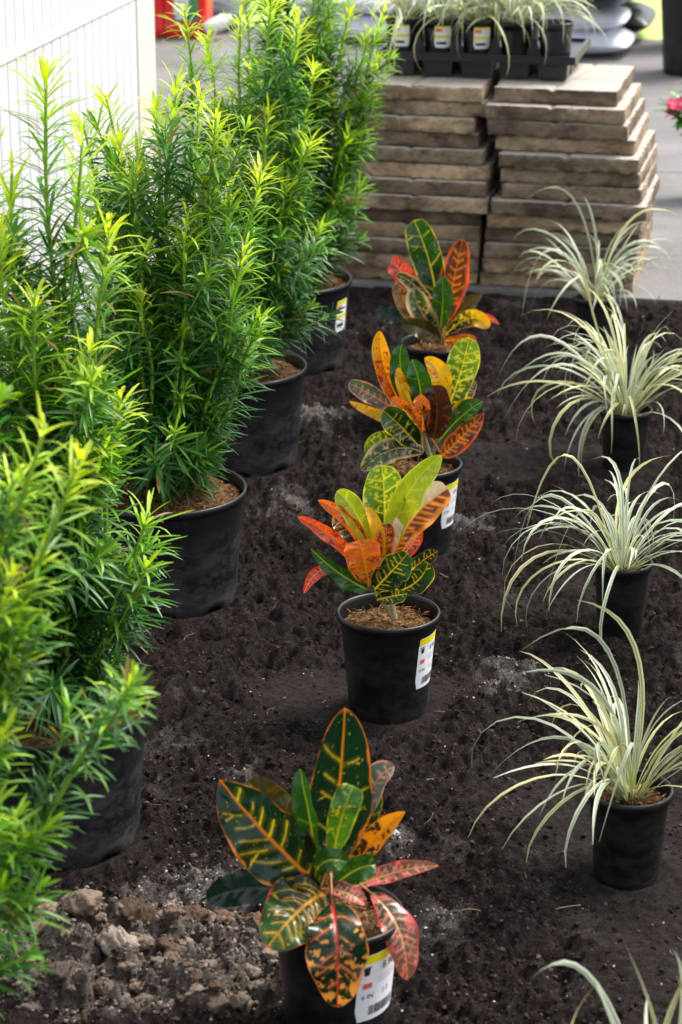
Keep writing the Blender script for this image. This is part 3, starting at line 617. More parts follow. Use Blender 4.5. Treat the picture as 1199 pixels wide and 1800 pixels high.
grass_plant('striped grass cut off by the lower right corner, only a few pale blades showing', (1150, 1960), (.0605, .045, .137), 26, (.16, .22), 25, yel=.6, el=(20, 60), droop=(60, 120), off=(.0, -.01),
  custom=[sm([(1140, 1960, 0), (1040, 1720, 0), (932, 1722, 0)]), sm([(1140, 1960, 0), (1075, 1790, -.02), (1048, 1728, -.02)], 12), sm([(1150, 1960, 0), (1160, 1840, 0), (1098, 1657, 0)]),
          sm([(1130, 1960, 0), (1010, 1850, 0), (1048, 1730, 0)]), sm([(1170, 1960, 0), (1200, 1760, 0), (1182, 1670, 0)]), sm([(1160, 1960, 0), (1165, 1830, 0), (1215, 1700, 0)])])

# ------------------------------------------------------------------ podocarpus shrubs
def needles(mb, base, axis, outd, L, W, bend, age, rnd, dead):
    """bulk narrow leaves. base,axis,outd (n,3)"""
    n = len(base); ns = 5; s = np.linspace(0, 1, ns)
    side = np.cross(axis, outd); side /= np.linalg.norm(side, axis=1)[:, None] + 1e-9
    d0 = outd; c = base[:, None] + L[:, None, None] * (s[None, :, None] * d0[:, None] + (s**2)[None, :, None] * bend[:, None, None] * axis[:, None] - (s**2.2)[None, :, None] * np.array([0, 0, .18])[None, None] * np.maximum(0, .6 - axis[:, None, 2:3] * 0))
    prof = np.array([.4, .88, 1.0, .92, .22]); nrm = np.cross(d0, side)
    P = np.zeros((n, 3, ns, 3))
    for k, u in enumerate((-1, 0, 1)):
        P[:, k] = c + side[:, None] * (u * W[:, None] * prof[None])[:, :, None] / 2 + (nrm[:, None] * (abs(u) * W[:, None] * prof[None] * .18)[:, :, None])
    f = grid_faces(3, ns); F = (f[None] + (np.arange(n) * 3 * ns)[:, None, None]).reshape(-1, 4)
    a = age[:, None, None] * np.ones((1, 3, ns)); r = rnd[:, None, None] * np.ones((1, 3, ns)); dd = dead[:, None, None] * np.ones((1, 3, ns))
    a = a + np.array([.07, .22, .07])[None, :, None] * .6
    mb.add(P.reshape(-1, 3), F, np.stack([np.clip(a, 0, 1), r, dd], -1).reshape(-1, 3))
def shoot(mb, sb, g, pts, r0, r1, L0, dens, young=.08, agebase=.12, start=.0, tipbright=1.0, wid=.0050):
    pts = np.asarray(pts); n = len(pts); t = np.linspace(0, 1, n)
    seg = np.linalg.norm(np.diff(pts, axis=0), axis=1); S = np.concatenate([[0], np.cumsum(seg)]); tot = S[-1]
    colr = np.array([np.array((.22, .11, .05)) * (1 - k) + np.array((.26, .42, .05)) * k for k in sstep(.12, .42, t * (1 if tot > .3 else 3))])
    tube(sb, pts, np.linspace(r0, r1, n), 6, colr)
    m = int(tot * dens * (1 - start)); q = np.sort(g.uniform(start, 1, m)) * tot
    B = np.stack([np.interp(q, S, pts[:, k]) for k in range(3)], -1)
    T = np.gradient(pts, axis=0); T /= np.linalg.norm(T, axis=1)[:, None]
    A = np.stack([np.interp(q, S, T[:, k]) for k in range(3)], -1); A /= np.linalg.norm(A, axis=1)[:, None]
    th = np.arange(m) * 2.39996 + g.uniform(-.5, .5, m); ref = np.array([.2, .9, .35]); X = np.cross(A, ref); X /= np.linalg.norm(X, axis=1)[:, None]; Y = np.cross(A, X)
    rad = np.cos(th)[:, None] * X + np.sin(th)[:, None] * Y
    fromtip = tot - q; ny = np.exp(-fromtip / young)
    elev = np.radians(g.uniform(18, 50, m) + 32 * np.exp(-fromtip / .02))
    O = np.cos(elev)[:, None] * rad + np.sin(elev)[:, None] * A; O /= np.linalg.norm(O, axis=1)[:, None]
    L = L0 * g.uniform(.72, 1.15, m) * (1 - .5 * np.exp(-fromtip / .012)); W = wid * g.uniform(.75, 1.2, m)
    age = np.clip(agebase + tipbright * ny * .95 + g.normal(0, .05, m), 0, 1); dead = (g.uniform(0, 1, m) < .016).astype(float)
    needles(mb, B, A, O, L, W, g.uniform(-.45, .15, m), age, g.uniform(0, 1, m), dead)
def shrub(label, c, tops, seed, dims=(.150, .128, .207), nfill=6, hfill=.75, labelpot=False, shoots=5, L0=.070, spread=.10, low=22):
    rt, rb, h = dims; c = np.array([c[0], c[1], 0.0]); Y0 = c[1]; g = np.random.default_rng(seed)
    root = thing('podocarpus_shrub', c, label, 'shrub', 'tall feathery green shrubs potted in a row along the white fence')
    pot = make_pot(root, c, rt, rb, h, M['potd'], True)
    if labelpot: pot_label(pot, c, rt, rb, h, math.radians(64), h - .075, .05, .075, 'tray')
    make_potsoil(root, c, rt - .01, h - .022, seed, 380, (1.7, 1.45, 1.25), .010)
    mb, sb = MB(), MB()
    T = [(at_y(x, y, Y0 + d)) for x, y, d in tops]
    for _ in range(nfill):
        a = g.uniform(0, 6.28); q = spread * math.sqrt(g.uniform(.1, 1)); T.append(c + np.array([q * math.cos(a), q * math.sin(a), h + hfill * g.uniform(.55, 1.0)]))
    for tp in T:
        a = math.atan2(tp[1] - c[1], tp[0] - c[0]) + g.uniform(-.6, .6); q = g.uniform(.01, .055)
        b = c + np.array([q * math.cos(a), q * math.sin(a), h - .02]); n = 22; s = np.linspace(0, 1, n)[:, None]
        mid = b * .5 + tp * .5; mid[:2] += (tp[:2] - c[:2]) * .12 + g.normal(0, .012, 2)
        pts = (1 - s)**2 * b + 2 * s * (1 - s) * mid + s**2 * tp + np.stack([.004 * np.sin(s[:, 0] * 14 + a), .004 * np.cos(s[:, 0] * 11 + a), 0 * s[:, 0]], -1)
        hh = np.linalg.norm(tp - b)
        shoot(mb, sb, g, pts, .0048,  .0022, L0, 410, young=.095, start=.03, agebase=.08 + .07 * (tp[2] > .6), tipbright=float(np.clip((tp[2] - .18) / .45, .25, 1)))
        for k in range(int(shoots * hh / .7)):
            i = int(g.uniform(.10, .86) * (n - 1)); a2 = g.uniform(0, 6.28); el = math.radians(g.uniform(25, 62)); Ls = g.uniform(.05, .15)
            d = np.array([math.cos(a2) * math.cos(el), math.sin(a2) * math.cos(el), math.sin(el)]); e = pts[i] + d * Ls + np.array([0, 0, Ls * .12])
            ss = np.linspace(0, 1, 8)[:, None]; m2 = pts[i] + d * Ls * .5 - np.array([0, 0, Ls * .08])
            shoot(mb, sb, g, (1 - ss)**2 * pts[i] + 2 * ss * (1 - ss) * m2 + ss**2 * e, .0022, .0011, L0 * .9, 330, young=.03, agebase=.10, tipbright=g.uniform(.25, .95))
    for k in range(low):
        a2 = g.uniform(0, 6.28); el = math.radians(g.uniform(15, 65)); Ls = g.uniform(.09, .19); b = c + np.array([.03 * math.cos(a2), .03 * math.sin(a2), h - .015 + g.uniform(0, .12)])
        d = np.array([math.cos(a2) * math.cos(el), math.sin(a2) * math.cos(el), math.sin(el)]); ss = np.linspace(0, 1, 9)[:, None]
        shoot(mb, sb, g, b + d * Ls * ss - np.array([0, 0, .25 * Ls]) * ss * (1 - ss), .0024, .0012, L0 * .9, 400, young=.02, agebase=.08, tipbright=g.uniform(0, .5), start=.25)
    sb.build('stems', M['stem'], root, org=c); mb.build('foliage', M['yew'], root, org=c)
    return root
cA = at_z(78, 1235, .207); cB = at_z(285, 855, .207); cC = at_z(412, 640, .207); cD = at_z(506, 487, .207); cE = cD + (cD - cC) * 1.0; cF = cA - (cB - cA) * .86 + np.array([-.07, -.02, 0])
shrub('feathery green shrub whose big pot is cut by the left edge, second nearest the camera', cA,
  [(77, 118, .0), (186, 402, -.03), (22, 305, -.02), (-30, 250, .03), (112, 430, .02), (0, 420, -.08), (60, 520, -.1), (160, 600, -.1), (-60, 450, 0), (205, 700, -.02), (-20, 640, -.1), (258, 900, -.02), (225, 1000, -.04), (150, 780, -.08), (140, 250, .02), (45, 560, .05), (120, 640, -.05)], 31, nfill=2, hfill=.55, low=7)
shrub('feathery green shrub with its dusty pot left of the yellow green topped croton', cB,
  [(242, 298, -.05), (306, 140, .0), (376, 200, -.02), (188, 168, .05), (272, 190, .08), (345, 150, .1), (330, 375, -.06), (430, 430, -.03), (455, 560, -.02), (225, 420, 0), (150, 220, .05), (215, 250, .0), (170, 330, -.03), (250, 520, -.08), (400, 330, .04), (455, 300, .06)], 32, nfill=4, hfill=.6, low=18)
shrub('feathery green shrub with its pot level with the brown leaved croton', cC,
  [(420, 30, .0), (475, -10, 0), (362, 70, .05), (520, 40, .02), (470, 190, -.06), (545, 240, -.02), (560, 400, 0), (440, 120, .1), (500, 330, -.05), (400, 250, -.06), (550, 120, .05)], 33, nfill=4, hfill=.75, spread=.12)
shrub('feathery green shrub in a pot with an orange and white label beside the pavers', cD,
  [(560, -30, .0), (610, 20, .0), (645, 60, .02), (500, -60, .05), (610, 230, -.04), (630, 330, 0), (570, 150, -.05), (635, 150, .03), (470, -40, 0), (430, -20, .05), (672, 20, .05), (660, 110, .08), (590, -80, .05), (640, 230, .06), (540, 60, -.05), (600, 330, -.06)], 34, nfill=5, hfill=.9, labelpot=True)
shrub('nearest feathery green shrub, blurred in the lower left corner with bright yellow green tips', cF,
  [(75, 745, .02), (135, 805, .0), (20, 830, .05), (-40, 700, .1), (60, 985, -.0), (15, 1010, -.05), (222, 1200, .02), (30, 1130, -.03), (0, 1290, -.05), (-20, 1180, 0), (20, 1440, -.03), (0, 1560, -.06), (-60, 900, 0), (-20, 1420, -.08), (-80, 1050, 0), (62, 1560, -.05), (78, 1450, -.02), (40, 1680, -.06), (-10, 1660, -.04)], 36, nfill=0, hfill=.5, shoots=6, low=9, L0=.056)

# ------------------------------------------------------------------ slab, ground, lawn
A12 = math.radians(12.2); E1 = np.array([math.cos(A12), -math.sin(A12), 0]); E2 = np.array([math.sin(A12), math.cos(A12), 0]); E3 = np.array([0, 0, 1.0]); AX = np.array([E1, E2, E3])
SLZ = .022
O = at_z(860, 510, SLZ)                                     # a point on the slab's front edge
def loc(p): d = np.asarray(p) - O; return np.array([d @ E1, d @ E2])
lawn_v = loc(at_z(1135, 78, 0))[1]
mb = MB()
for j, (v0, v1) in enumerate(((0, 1.55), (1.558, 3.1), (3.108, lawn_v))):
    for i in range(-3, 4):
        u0 = i * 1.9 - .55; box(mb, O + E1 * (u0 + .946) + E2 * (v0 + v1) / 2 + E3 * (-.06), (1.892, v1 - v0, .12), AX)
tag(mb.build('pavement', M['concrete'], smooth=False), kind='structure')
mb = MB(); n = 26; xs = np.linspace(-60, 60, n); X, Y = np.meshgrid(xs, xs + 30, indexing='ij')
mb.add(np.stack([X, Y, -.08 + 0 * X], -1), grid_faces(n, n), (0, 0, 0)); tag(mb.build('ground', M['soil']), kind='structure')
# lawn base and blades beyond the slab
mb = MB(); c0 = O + E2 * (lawn_v + 15) - E3 * .055
box(mb, c0, (60, 29.98, .09), AX); tag(mb.build('lawn', M['lawn'], smooth=False), kind='structure')
mb = MB(); g = np.random.default_rng(5)
pts = O + E1 * g.uniform(1.0, 2.6, 6000)[:, None] + E2 * (lawn_v + g.uniform(-.02, 1.6, 6000)**1.0)[:, None]; pts[:, 2] = -.01
hh = g.uniform(.03, .09, 6000); aa = g.uniform(0, 6.28, 6000); ln_ = g.normal(0, .02, (6000, 2)); wd = .003
V = np.zeros((6000, 3, 3)); V[:, 0] = pts; V[:, 1] = pts; V[:, 2] = pts
V[:, 0, 0] -= wd * np.cos(aa); V[:, 0, 1] -= wd * np.sin(aa); V[:, 1, 0] += wd * np.cos(aa); V[:, 1, 1] += wd * np.sin(aa); V[:, 2, 0] += ln_[:, 0]; V[:, 2, 1] += ln_[:, 1]; V[:, 2, 2] += hh
cc = np.array((.62, .80, .14))[None] * g.uniform(.5, 1.4, 6000)[:, None]  # sunlight put into the blade colour
mb.add(V.reshape(-1, 3), np.arange(18000).reshape(-1, 3), np.repeat(np.clip(cc, 0, .9), 3, 0)); tag(mb.build('lawn_grass', M['lawnb'], smooth=False), 'short yellow green grass beyond the concrete, coloured bright as if sunlit', 'grass', kind='stuff')

# soil bed
def soil_h(X, Y, fine=True):
    loose = sstep(.22, .46, fbm(X * 2.1 + 5, Y * 2.6 + 1, 3, 11))           # 1 = crumbly, 0 = pressed flat
    h = .030 * (fbm(X * 2.2, Y * 3.0, 3, 3) - .5)
    h = h + (.010 + .026 * loose) * (fbm(X * 17, Y * 19, 3, 4) - .5) * 2
    if fine:
        h = h + (.002 + .007 * loose) * (1 - 3.2 * abs(fbm(X * 38, Y * 40, 3, 5) - .5))
        h = h + (.0035 + .013 * loose) * (fbm(X * 90, Y * 90, 3, 6, .7) - .5) * 2
    # wheel-like drag ridges between the rows
    h = h + .013 * np.sin((Y * 13 + 1.5 * fbm(X * 3, Y * 3, 2, 8)) * 2) * sstep(4.3, 4.9, Y) * sstep(6.2, 5.6, Y) * sstep(.9, .4, X)
    cx, cy = at_z(250, 1715, 0)[:2]                                          # rubble at lower left
    d = np.sqrt(((X - cx) / .24)**2 + ((Y - cy) / .155)**2) + .45 * (fbm(X * 11, Y * 11, 3, 12) - .5)
    md = sstep(1.1, .62, d)
    rg = 1 - abs(fbm(X * 16, Y * 16, 4, 15) - .5) * 3.2
    h = h + md * (.010 + .028 * rg + .040 * (fbm(X * 36, Y * 36, 4, 14, .62) - .5) * 2 + .007 * (fbm(X * 130, Y * 130, 2, 16) - .5) * 2)
    return h, loose, md
PS = [at_z(500, 885, 0), at_z(840, 925, 0), at_z(880, 1195, 0), at_z(340, 1590, 0), at_z(420, 1365, 0), at_z(700, 1490, 0), at_z(560, 740, 0), at_z(780, 1625, 0), at_z(460, 905, 0), at_z(900, 1180, 0), at_z(800, 935, 0)]
PR = [.055, .045, .06, .10, .03, .03, .08, .04, .05, .05, .04]
nx, ny = 900, 1300
xs = np.linspace(-1.75, 1.75, nx); ys = 2.15 + (7.1 - 2.15) * np.linspace(0, 1, ny)**1.25
X, Y = np.meshgrid(xs, ys, indexing='ij')
Hh, LO, MD = soil_h(X, Y)
for (px, py, pr) in POTS:
    d = np.sqrt((X - px)**2 + (Y - py)**2); k = sstep(pr + .035, pr + .002, d); Hh = Hh * (1 - k) + k * .0012
    Hh = Hh + .011 * np.exp(-((d - pr - .018) / .012)**2) * (fbm(X * 30, Y * 30, 2, 19))
vv = (X - O[0]) * E2[0] + (Y - O[1]) * E2[1]
k = sstep(-.10, -.01, vv); Hh = Hh * (1 - k) + k * (.012 * (fbm(X * 30, Y * 30, 3, 22)) + .006); Hh = np.where(vv > .03, -.05, Hh)
sand = np.zeros_like(X)
for p, r in zip(PS, PR):
    d = np.sqrt(((X - p[0]) / (r * 1.1))**2 + ((Y - p[1]) / (r * 1.2))**2); sand = np.maximum(sand, sstep(1.1, .1, d + .9 * (fbm(X * 28, Y * 28, 4, 30) - .5) * 2))
sand = np.maximum(sand, sstep(.70, .82, fbm(X * 4, Y * 4, 5, 40, .6)) * .5) * (1 - MD)
mb = MB(); mb.add(np.stack([X, Y, Hh], -1), grid_faces(nx, ny), np.stack([sand, MD, np.maximum((1 - LO) * .8, MD)], -1).reshape(-1, 3))
tag(mb.build('soil_bed', M['soil']), kind='structure')

# crumbs, perlite and chips lying on the soil
t_ = (1 + 5**.5) / 2
ICO = np.array([(-1, t_, 0), (1, t_, 0), (-1, -t_, 0), (1, -t_, 0), (0, -1, t_), (0, 1, t_), (0, -1, -t_), (0, 1, -t_), (t_, 0, -1), (t_, 0, 1), (-t_, 0, -1), (-t_, 0, 1)]) / math.sqrt(1 + t_ * t_)
ICF = [(0, 11, 5), (0, 5, 1), (0, 1, 7), (0, 7, 10), (0, 10, 11), (1, 5, 9), (5, 11, 4), (11, 10, 2), (10, 7, 6), (7, 1, 8), (3, 9, 4), (3, 4, 2), (3, 2, 6), (3, 6, 8), (3, 8, 9), (4, 9, 5), (2, 4, 11), (6, 2, 10), (8, 6, 7), (9, 8, 1)]
def scatter(name, label, cat, n, sz, colf, dens, seed):
    g = np.random.default_rng(seed); mb = MB(); P = np.zeros((0, 3))
    while len(P) < n:
        px, py = g.uniform(-60, 1260, n * 2), g.uniform(505, 1830, n * 2); D = np.stack([(px - 599.5) / FPX, CP + (900 - py) / FPX * SP, -SP + (900 - py) / FPX * CP], -1)
        Q = np.array([0, 0, H_CAM]) + D * (-H_CAM / D[:, 2])[:, None]; Q = Q[away(Q)]; P = np.concatenate([P, Q[dens(Q, g)]])
    P = P[:n]
    h, _, _ = soil_h(P[:, 0], P[:, 1]); s = g.uniform(0, 1, n)**3 * (sz[1] - sz[0]) + sz[0]
    V = ICO[None] * (1 + g.uniform(-.35, .35, (n, 12, 1))) * s[:, None, None] * np.array([1, 1, .7])[None, None] * g.uniform(.7, 1.3, (n, 1, 3))
    V = V + P[:, None] + np.stack([0 * h, 0 * h, h + s * .25], -1)[:, None]
    F = (np.array(ICF)[None] + (np.arange(n) * 12)[:, None, None]).reshape(-1, 3); C = colf(g, n)
    mb.add(V.reshape(-1, 3), F, np.repeat(C, 12, 0)); return tag(mb.build(name, M['soil'] if 'soil' in name else M['crumb'], smooth=False), label, cat, kind='stuff')
def away(Q):
    k = (Q - O) @ E2 < -.02
    for a, b, r in POTS: k &= (Q[:, 0] - a)**2 + (Q[:, 1] - b)**2 > (r + .008)**2
    return k
def md_at(Q): return soil_h(Q[:, 0], Q[:, 1])[2]
def lo_at(Q): return soil_h(Q[:, 0], Q[:, 1], False)[1]
scatter('dark_crumbs', 'loose dark crumbs of soil all over the bed', 'soil', 34000, (.0008, .0042), lambda g, n: np.array((.040, .030, .026))[None] * g.uniform(.25, 1.0, (n, 1)) * (1 + 1.6 * (g.uniform(size=(n, 1)) < .22)), lambda Q, g: g.uniform(size=len(Q)) < .15 + lo_at(Q), 51)
scatter('perlite_specks', 'tiny white specks sprinkled over the dark soil', 'perlite', 420, (.0007, .0022), lambda g, n: np.array((.62, .60, .56))[None] * g.uniform(.35, 1.1, (n, 1)), lambda Q, g: Q[:, 0] < 9, 52)
scatter('rubble_crumbs', 'small crumbs among the clods of pale brown dirt', 'dirt', 5200, (.0008, .0040), lambda g, n: np.array((.15, .125, .108))[None] * g.uniform(.35, 1.7, (n, 1)), lambda Q, g: md_at(Q) > g.uniform(0, .5, len(Q)), 53)
sp_ = np.array([p[:2] for p in PS]); 
scatter('sand_grains', 'pale sand grains in patches on the soil', 'sand', 1500, (.0006, .0024), lambda g, n: np.array((.40, .37, .34))[None] * g.uniform(.4, 1.4, (n, 1)), lambda Q, g: (np.linalg.norm(Q[:, None, :2] - sp_[None], axis=2) / np.array(PR)[None]).min(1) < abs(g.normal(0, .7, len(Q))), 54)

# bits of straw and root fibre
g = np.random.default_rng(91); mb = MB(); k_ = 0
while k_ < 170:
    p = at_z(g.uniform(0, 1199), g.uniform(520, 1800), 0)
    if not away(p[None])[0]: continue
    k_ += 1; h, _, _ = soil_h(np.array([p[0]]), np.array([p[1]])); p[2] = float(h[0]) + .002; a = g.uniform(0, 6.28); L = .004 + .018 * g.uniform()**3; q = np.linspace(-1, 1, 7)[:, None]; bd = g.uniform(-.6, .6)
    pts = p + q * L * np.array([math.cos(a), math.sin(a), g.uniform(-.1, .25)]) + (1 - q * q) * L * bd * np.array([-math.sin(a), math.cos(a), .2])
    tube(mb, pts, g.uniform(.0003, .0009), 4, np.array((.42, .33, .22)) * g.uniform(.3, 1.1))
tag(mb.build('straw_bits', M['crumb']), 'thin bits of straw and root strewn over the soil', 'straw', kind='stuff')

# lumps of the rubble heap, too many to count
g = np.random.default_rng(88); mb = MB(); k_ = 0
while k_ < 190:
    p = at_z(g.uniform(-20, 500), g.uniform(1570, 1815), 0); h, _, m_ = soil_h(np.array([p[0]]), np.array([p[1]]))
    if m_[0] < g.uniform(.02, .6) or not away(p[None])[0]: continue
    k_ += 1; r = .004 + .015 * g.uniform()**2.4; a = np.linspace(0, 6.2832, 26, endpoint=False); b = np.linspace(-1.57, 1.57, 15); Aa, Bb = np.meshgrid(a, b, indexing='ij')
    d = np.stack([np.cos(Bb) * np.cos(Aa), np.cos(Bb) * np.sin(Aa), np.sin(Bb)], -1); rad = np.ones_like(Aa); pl = g.normal(0, 1, (7, 3)); pl /= np.linalg.norm(pl, axis=1)[:, None]
    for q in pl: rad = np.minimum(rad, g.uniform(.6, .85) / np.clip(d @ q, .01, 1))
    rad = rad * (.8 + .9 * (fbm(d[..., 0] * 5 + d[..., 2] * 3 + k_, d[..., 1] * 5 - d[..., 2] * 3, 4, k_, .65) - .4))
    P = d * rad[..., None] * r * np.array([1.1, .95, .7]); P = P + np.array([p[0], p[1], float(h[0]) + r * .1]); cc = np.array((.17, .142, .122)) * g.uniform(.5, 1.35) + np.array((.02, .0, -.01)) * g.uniform()
    mb.add(P, grid_faces(26, 15, True), cc)
tag(mb.build('dirt_lumps', M['crumb']), 'heap of broken grey brown dirt lumps in the lower left', 'dirt', kind='stuff')

# separate clods one can point at
def clod(label, px, py, r, seed, col=(.17, .12, .09), flat=.75, name='dirt_clod', cat='clod'):
    p = at_z(px, py, .02); h, _, _ = soil_h(np.array([p[0]]), np.array([p[1]])); z = float(h[0])
    nu, nv = 40, 24; a = np.linspace(0, 6.2832, nu, endpoint=False); b = np.linspace(-1.5707, 1.5707, nv); Aa, Bb = np.meshgrid(a, b, indexing='ij')
    d = np.stack([np.cos(Bb) * np.cos(Aa), np.cos(Bb) * np.sin(Aa), np.sin(Bb)], -1)
    g = np.random.default_rng(seed); planes = g.normal(0, 1, (9, 3)); planes /= np.linalg.norm(planes, axis=1)[:, None]
    rad = np.ones_like(Aa)
    for q in planes: dd = np.clip(d @ q, .01, 1); rad = np.minimum(rad, g.uniform(.62, .85) / dd)
    w1 = d[..., 0] * 3 + d[..., 2] * 1.7; w2 = d[..., 1] * 3 - d[..., 2] * 1.3
    rad = rad * (.80 + .75 * (fbm(w1 * 2 + seed, w2 * 2, 5, seed, .6) - .4))
    P = d * rad[..., None] * r * np.array([1.15, .9, flat]); P[..., 2] += z + r * .10; P[..., 0] += p[0]; P[..., 1] += p[1]
    mb = MB(); mb.add(P, grid_faces(nu, nv, True), col); org = (p[0], p[1], z)
    o = mb.build(name, M['crumb'], None, org=org); o.location = org; return tag(o, label, cat, 'clods of dirt at the lower left')
clod('smooth brown clod right under the low dark leaf of the nearest croton', 395, 1602, .026, 61, (.14, .085, .06))
clod('rounded orange brown clod beside the pot of the nearest croton', 455, 1600, .024, 62, (.13, .09, .068))
clod('large dark crumbly clod in the middle of the rubble', 238, 1640, .036, 63, (.085, .058, .042), .8)
clod('pointed pale clod below the large dark one', 208, 1690, .027, 64, (.30, .255, .22), .95)
clod('tan clod nearest the nearest shrub, at the top left of the rubble', 100, 1610, .034, 65, (.22, .165, .13))
clod('small round clod low in the middle of the rubble', 190, 1755, .021, 66, (.20, .155, .12))
clod('dark angular clod to the left of the nearest croton pot', 335, 1632, .024, 67, (.10, .065, .045))
clod('greyish clod at the bottom edge left of the nearest croton pot', 425, 1745, .023, 68, (.22, .19, .16))
clod('brown clod with a flat top between the shrub and the pointed clod', 150, 1650, .028, 69, (.20, .155, .125))
clod('flat pale stone chip on the dark soil above the rubble', 176, 1578, .012, 70, (.42, .36, .33), .4, 'stone_chip', 'stone')
clod('pale pebble on the dark soil right of the nearest croton', 692, 1468, .009, 71, (.42, .41, .42), .7, 'pebble', 'stone')
clod('small round pebble beside the pot of the third nearest shrub', 578, 832, .009, 72, (.26, .24, .24), .8, 'pebble', 'stone')

# ------------------------------------------------------------------ paver stacks
def paver(cu, v0, zb, wu, wv, th, rot, seed, label, score=True):
    """cu,v0: front edge centre in the slab frame"""
    nx_, ny_, nz_ = 72, 60, 7; mb = MB()
    def disp(P):
        n1 = (fbm(P[:, 0] * 55 + seed * 7, P[:, 1] * 55 + P[:, 2] * 70, 4, seed, .65) - .5); n2 = (fbm(P[:, 0] * 8 + seed * 3, P[:, 1] * 8 + P[:, 2] * 20, 2, seed + 5) - .5)
        ex = wu / 2 - abs(P[:, 0]); ey = wv / 2 - abs(P[:, 1]); ez = th / 2 - abs(P[:, 2])
        e2 = np.sort(np.stack([ex, ey, ez]), 0)[1]                        # distance to the nearest edge
        wear = np.exp(-(e2 / .0032)**1.0) * (.0008 + .016 * np.clip(n1 + .08, 0, 1))
        C = P / (np.abs(P) + 1e-9); out_ = P.copy()
        out_[:, 0] -= np.sign(P[:, 0]) * (ex < 1e-6) * (wear + .003 * n1 + .001 * n2); out_[:, 1] -= np.sign(P[:, 1]) * (ey < 1e-6) * (wear + .003 * n1 + .0015 * n2)
        out_[:, 2] -= np.sign(P[:, 2]) * (ez < 1e-6) * (wear * .6 + .0006 * abs(n1))
        if score:
            gr = np.minimum(abs(P[:, 0] - .02 - .15 * P[:, 1]), abs(P[:, 1] + .03 + .1 * P[:, 0])); out_[:, 2] -= (P[:, 2] > th / 2 - 1e-6) * .005 * np.exp(-(gr / .0055)**2)
        return out_
    def face(a, b, fixed, na, nb, flip):
        q = np.zeros((na, nb, 3)); A_, B_ = np.meshgrid(np.linspace(-.5, .5, na), np.linspace(-.5, .5, nb), indexing='ij'); dm = (wu, wv, th)
        q[..., a] = A_ * dm[a]; q[..., b] = B_ * dm[b]; k = 3 - a - b; q[..., k] = fixed * dm[k] / 2
        f = grid_faces(na, nb); f = f[:, ::-1] if flip else f
        mb.add(disp(q.reshape(-1, 3)), f)
    for s in (-1, 1):
        face(0, 1, s, nx_, ny_, s < 0); face(0, 2, s, nx_, nz_, s > 0); face(1, 2, s, ny_, nz_, s < 0)
    o = mb.build('paver', M['paver'], None)
    p = O + E1 * cu + E2 * (v0 + wv / 2); o.location = (p[0], p[1], zb + th / 2); o.rotation_euler = (0, 0, -A12 + rot)
    return tag(o, label, 'paver', 'stacked concrete pavers')
TH = .0396; NL = 13
ordn = ['topmost', 'second', 'third', 'fourth', 'fifth', 'sixth', 'seventh', 'eighth', 'ninth', 'tenth', 'eleventh', 'twelfth', 'bottom']
left_r = [540, 545, 512, 525, 540, 570, 555, 560, 535, 530, 525, 524, 520]; right_l = [575, 545, 555, 575, 595, 605, 605, 565, 550, 540, 540, 535, 525]
vfront = [.05, .045, .03, .035, .02, .04, .03, .02, .035, .03, .035, .04, .05]
g = np.random.default_rng(77)
for i in range(NL):
    z = SLZ + .001 + (NL - 1 - i) * TH
    v0 = vfront[i] - .012
    # invert pixel column to slab u at the front edge
    def ucol(px, vz):
        best = min(np.linspace(-1.2, 1.2, 961), key=lambda u: abs((lambda P: 599.5 + P[0] / depth(P) * FPX)(O + E1 * u + E2 * vz + E3 * (z + TH / 2 - O[2])) - px)); return best
    ur = ucol(570 + left_r[i] * .516, v0); ul = ucol(572 + right_l[i] * .516, v0 + .01); wu = .37 if i else .36
    r1, r2 = g.normal(0, .010, 2)
    pos = 'topmost paver of the left stack, under the planted tray' if i == 0 else ('bottom paver of the left stack, on the concrete edge' if i == 12 else f'{ordn[i]} paver from the top of the left stack')
    paver(ur - wu / 2, v0 + g.uniform(-.014, .014), z, wu, .397, TH - .0022, r1, 100 + i, pos)
    w2 = (.355 if i < 7 else .395) if i else .312
    pos = 'topmost paver of the right stack, shorter and paler than those below' if i == 0 else ('bottom paver of the right stack, on the concrete edge' if i == 12 else f'{ordn[i]} paver from the top of the right stack')
    paver(ul + w2 / 2, v0 + g.uniform(-.014, .014) + (.02 if i == 0 else 0), z, w2, .397, TH - .0022, r2, 140 + i, pos)
ZT = SLZ + .001 + NL * TH

# ------------------------------------------------------------------ tray of grass pots on the stacks
TR = at_z(668, 132, ZT + .001); tu0, tv0 = loc(TR)
def tp(u, v, z=0): return O + E1 * (tu0 + u) + E2 * (tv0 + v) + E3 * (ZT + .002 + z - O[2])
root = thing('plant_tray', tp(.25, .15), 'black plastic carry tray resting across both paver stacks', 'tray')
TW, TD, NX, NY = .495, .30, 5, 3; RH = .052
mb = MB()
for i in range(NX):
    for j in range(NY):
        c = tp((i + .5) * TW / NX, (j + .5) * TD / NY, RH / 2)
        box(mb, c, (.078, .078, RH), AX, taper=.88)
for (cu, cv, su, sv) in ((TW / 2, -.004, TW + .02, .008), (TW / 2, TD + .004, TW + .02, .008), (-.005, TD / 2, .009, TD), (TW + .005, TD / 2, .009, TD)): box(mb, tp(cu, cv, RH + .001), (su, sv, .02), AX)
box(mb, tp(TW / 2, TD / 2, RH + .001), (TW - .002, TD - .002, .004), AX)
for i in range(1, NX):                                    # upright webs between the cells
    c = tp(i * TW / NX, .004, RH + .003); v = [c - E1 * .022, c + E1 * .022, c + E1 * .004 + E3 * .05, c - E1 * .004 + E3 * .05]; w_ = [q + E2 * .012 for q in v]
    mb.add(v + w_, [(0, 1, 2, 3), (7, 6, 5, 4), (1, 5, 6, 2), (4, 0, 3, 7), (3, 2, 6, 7)])
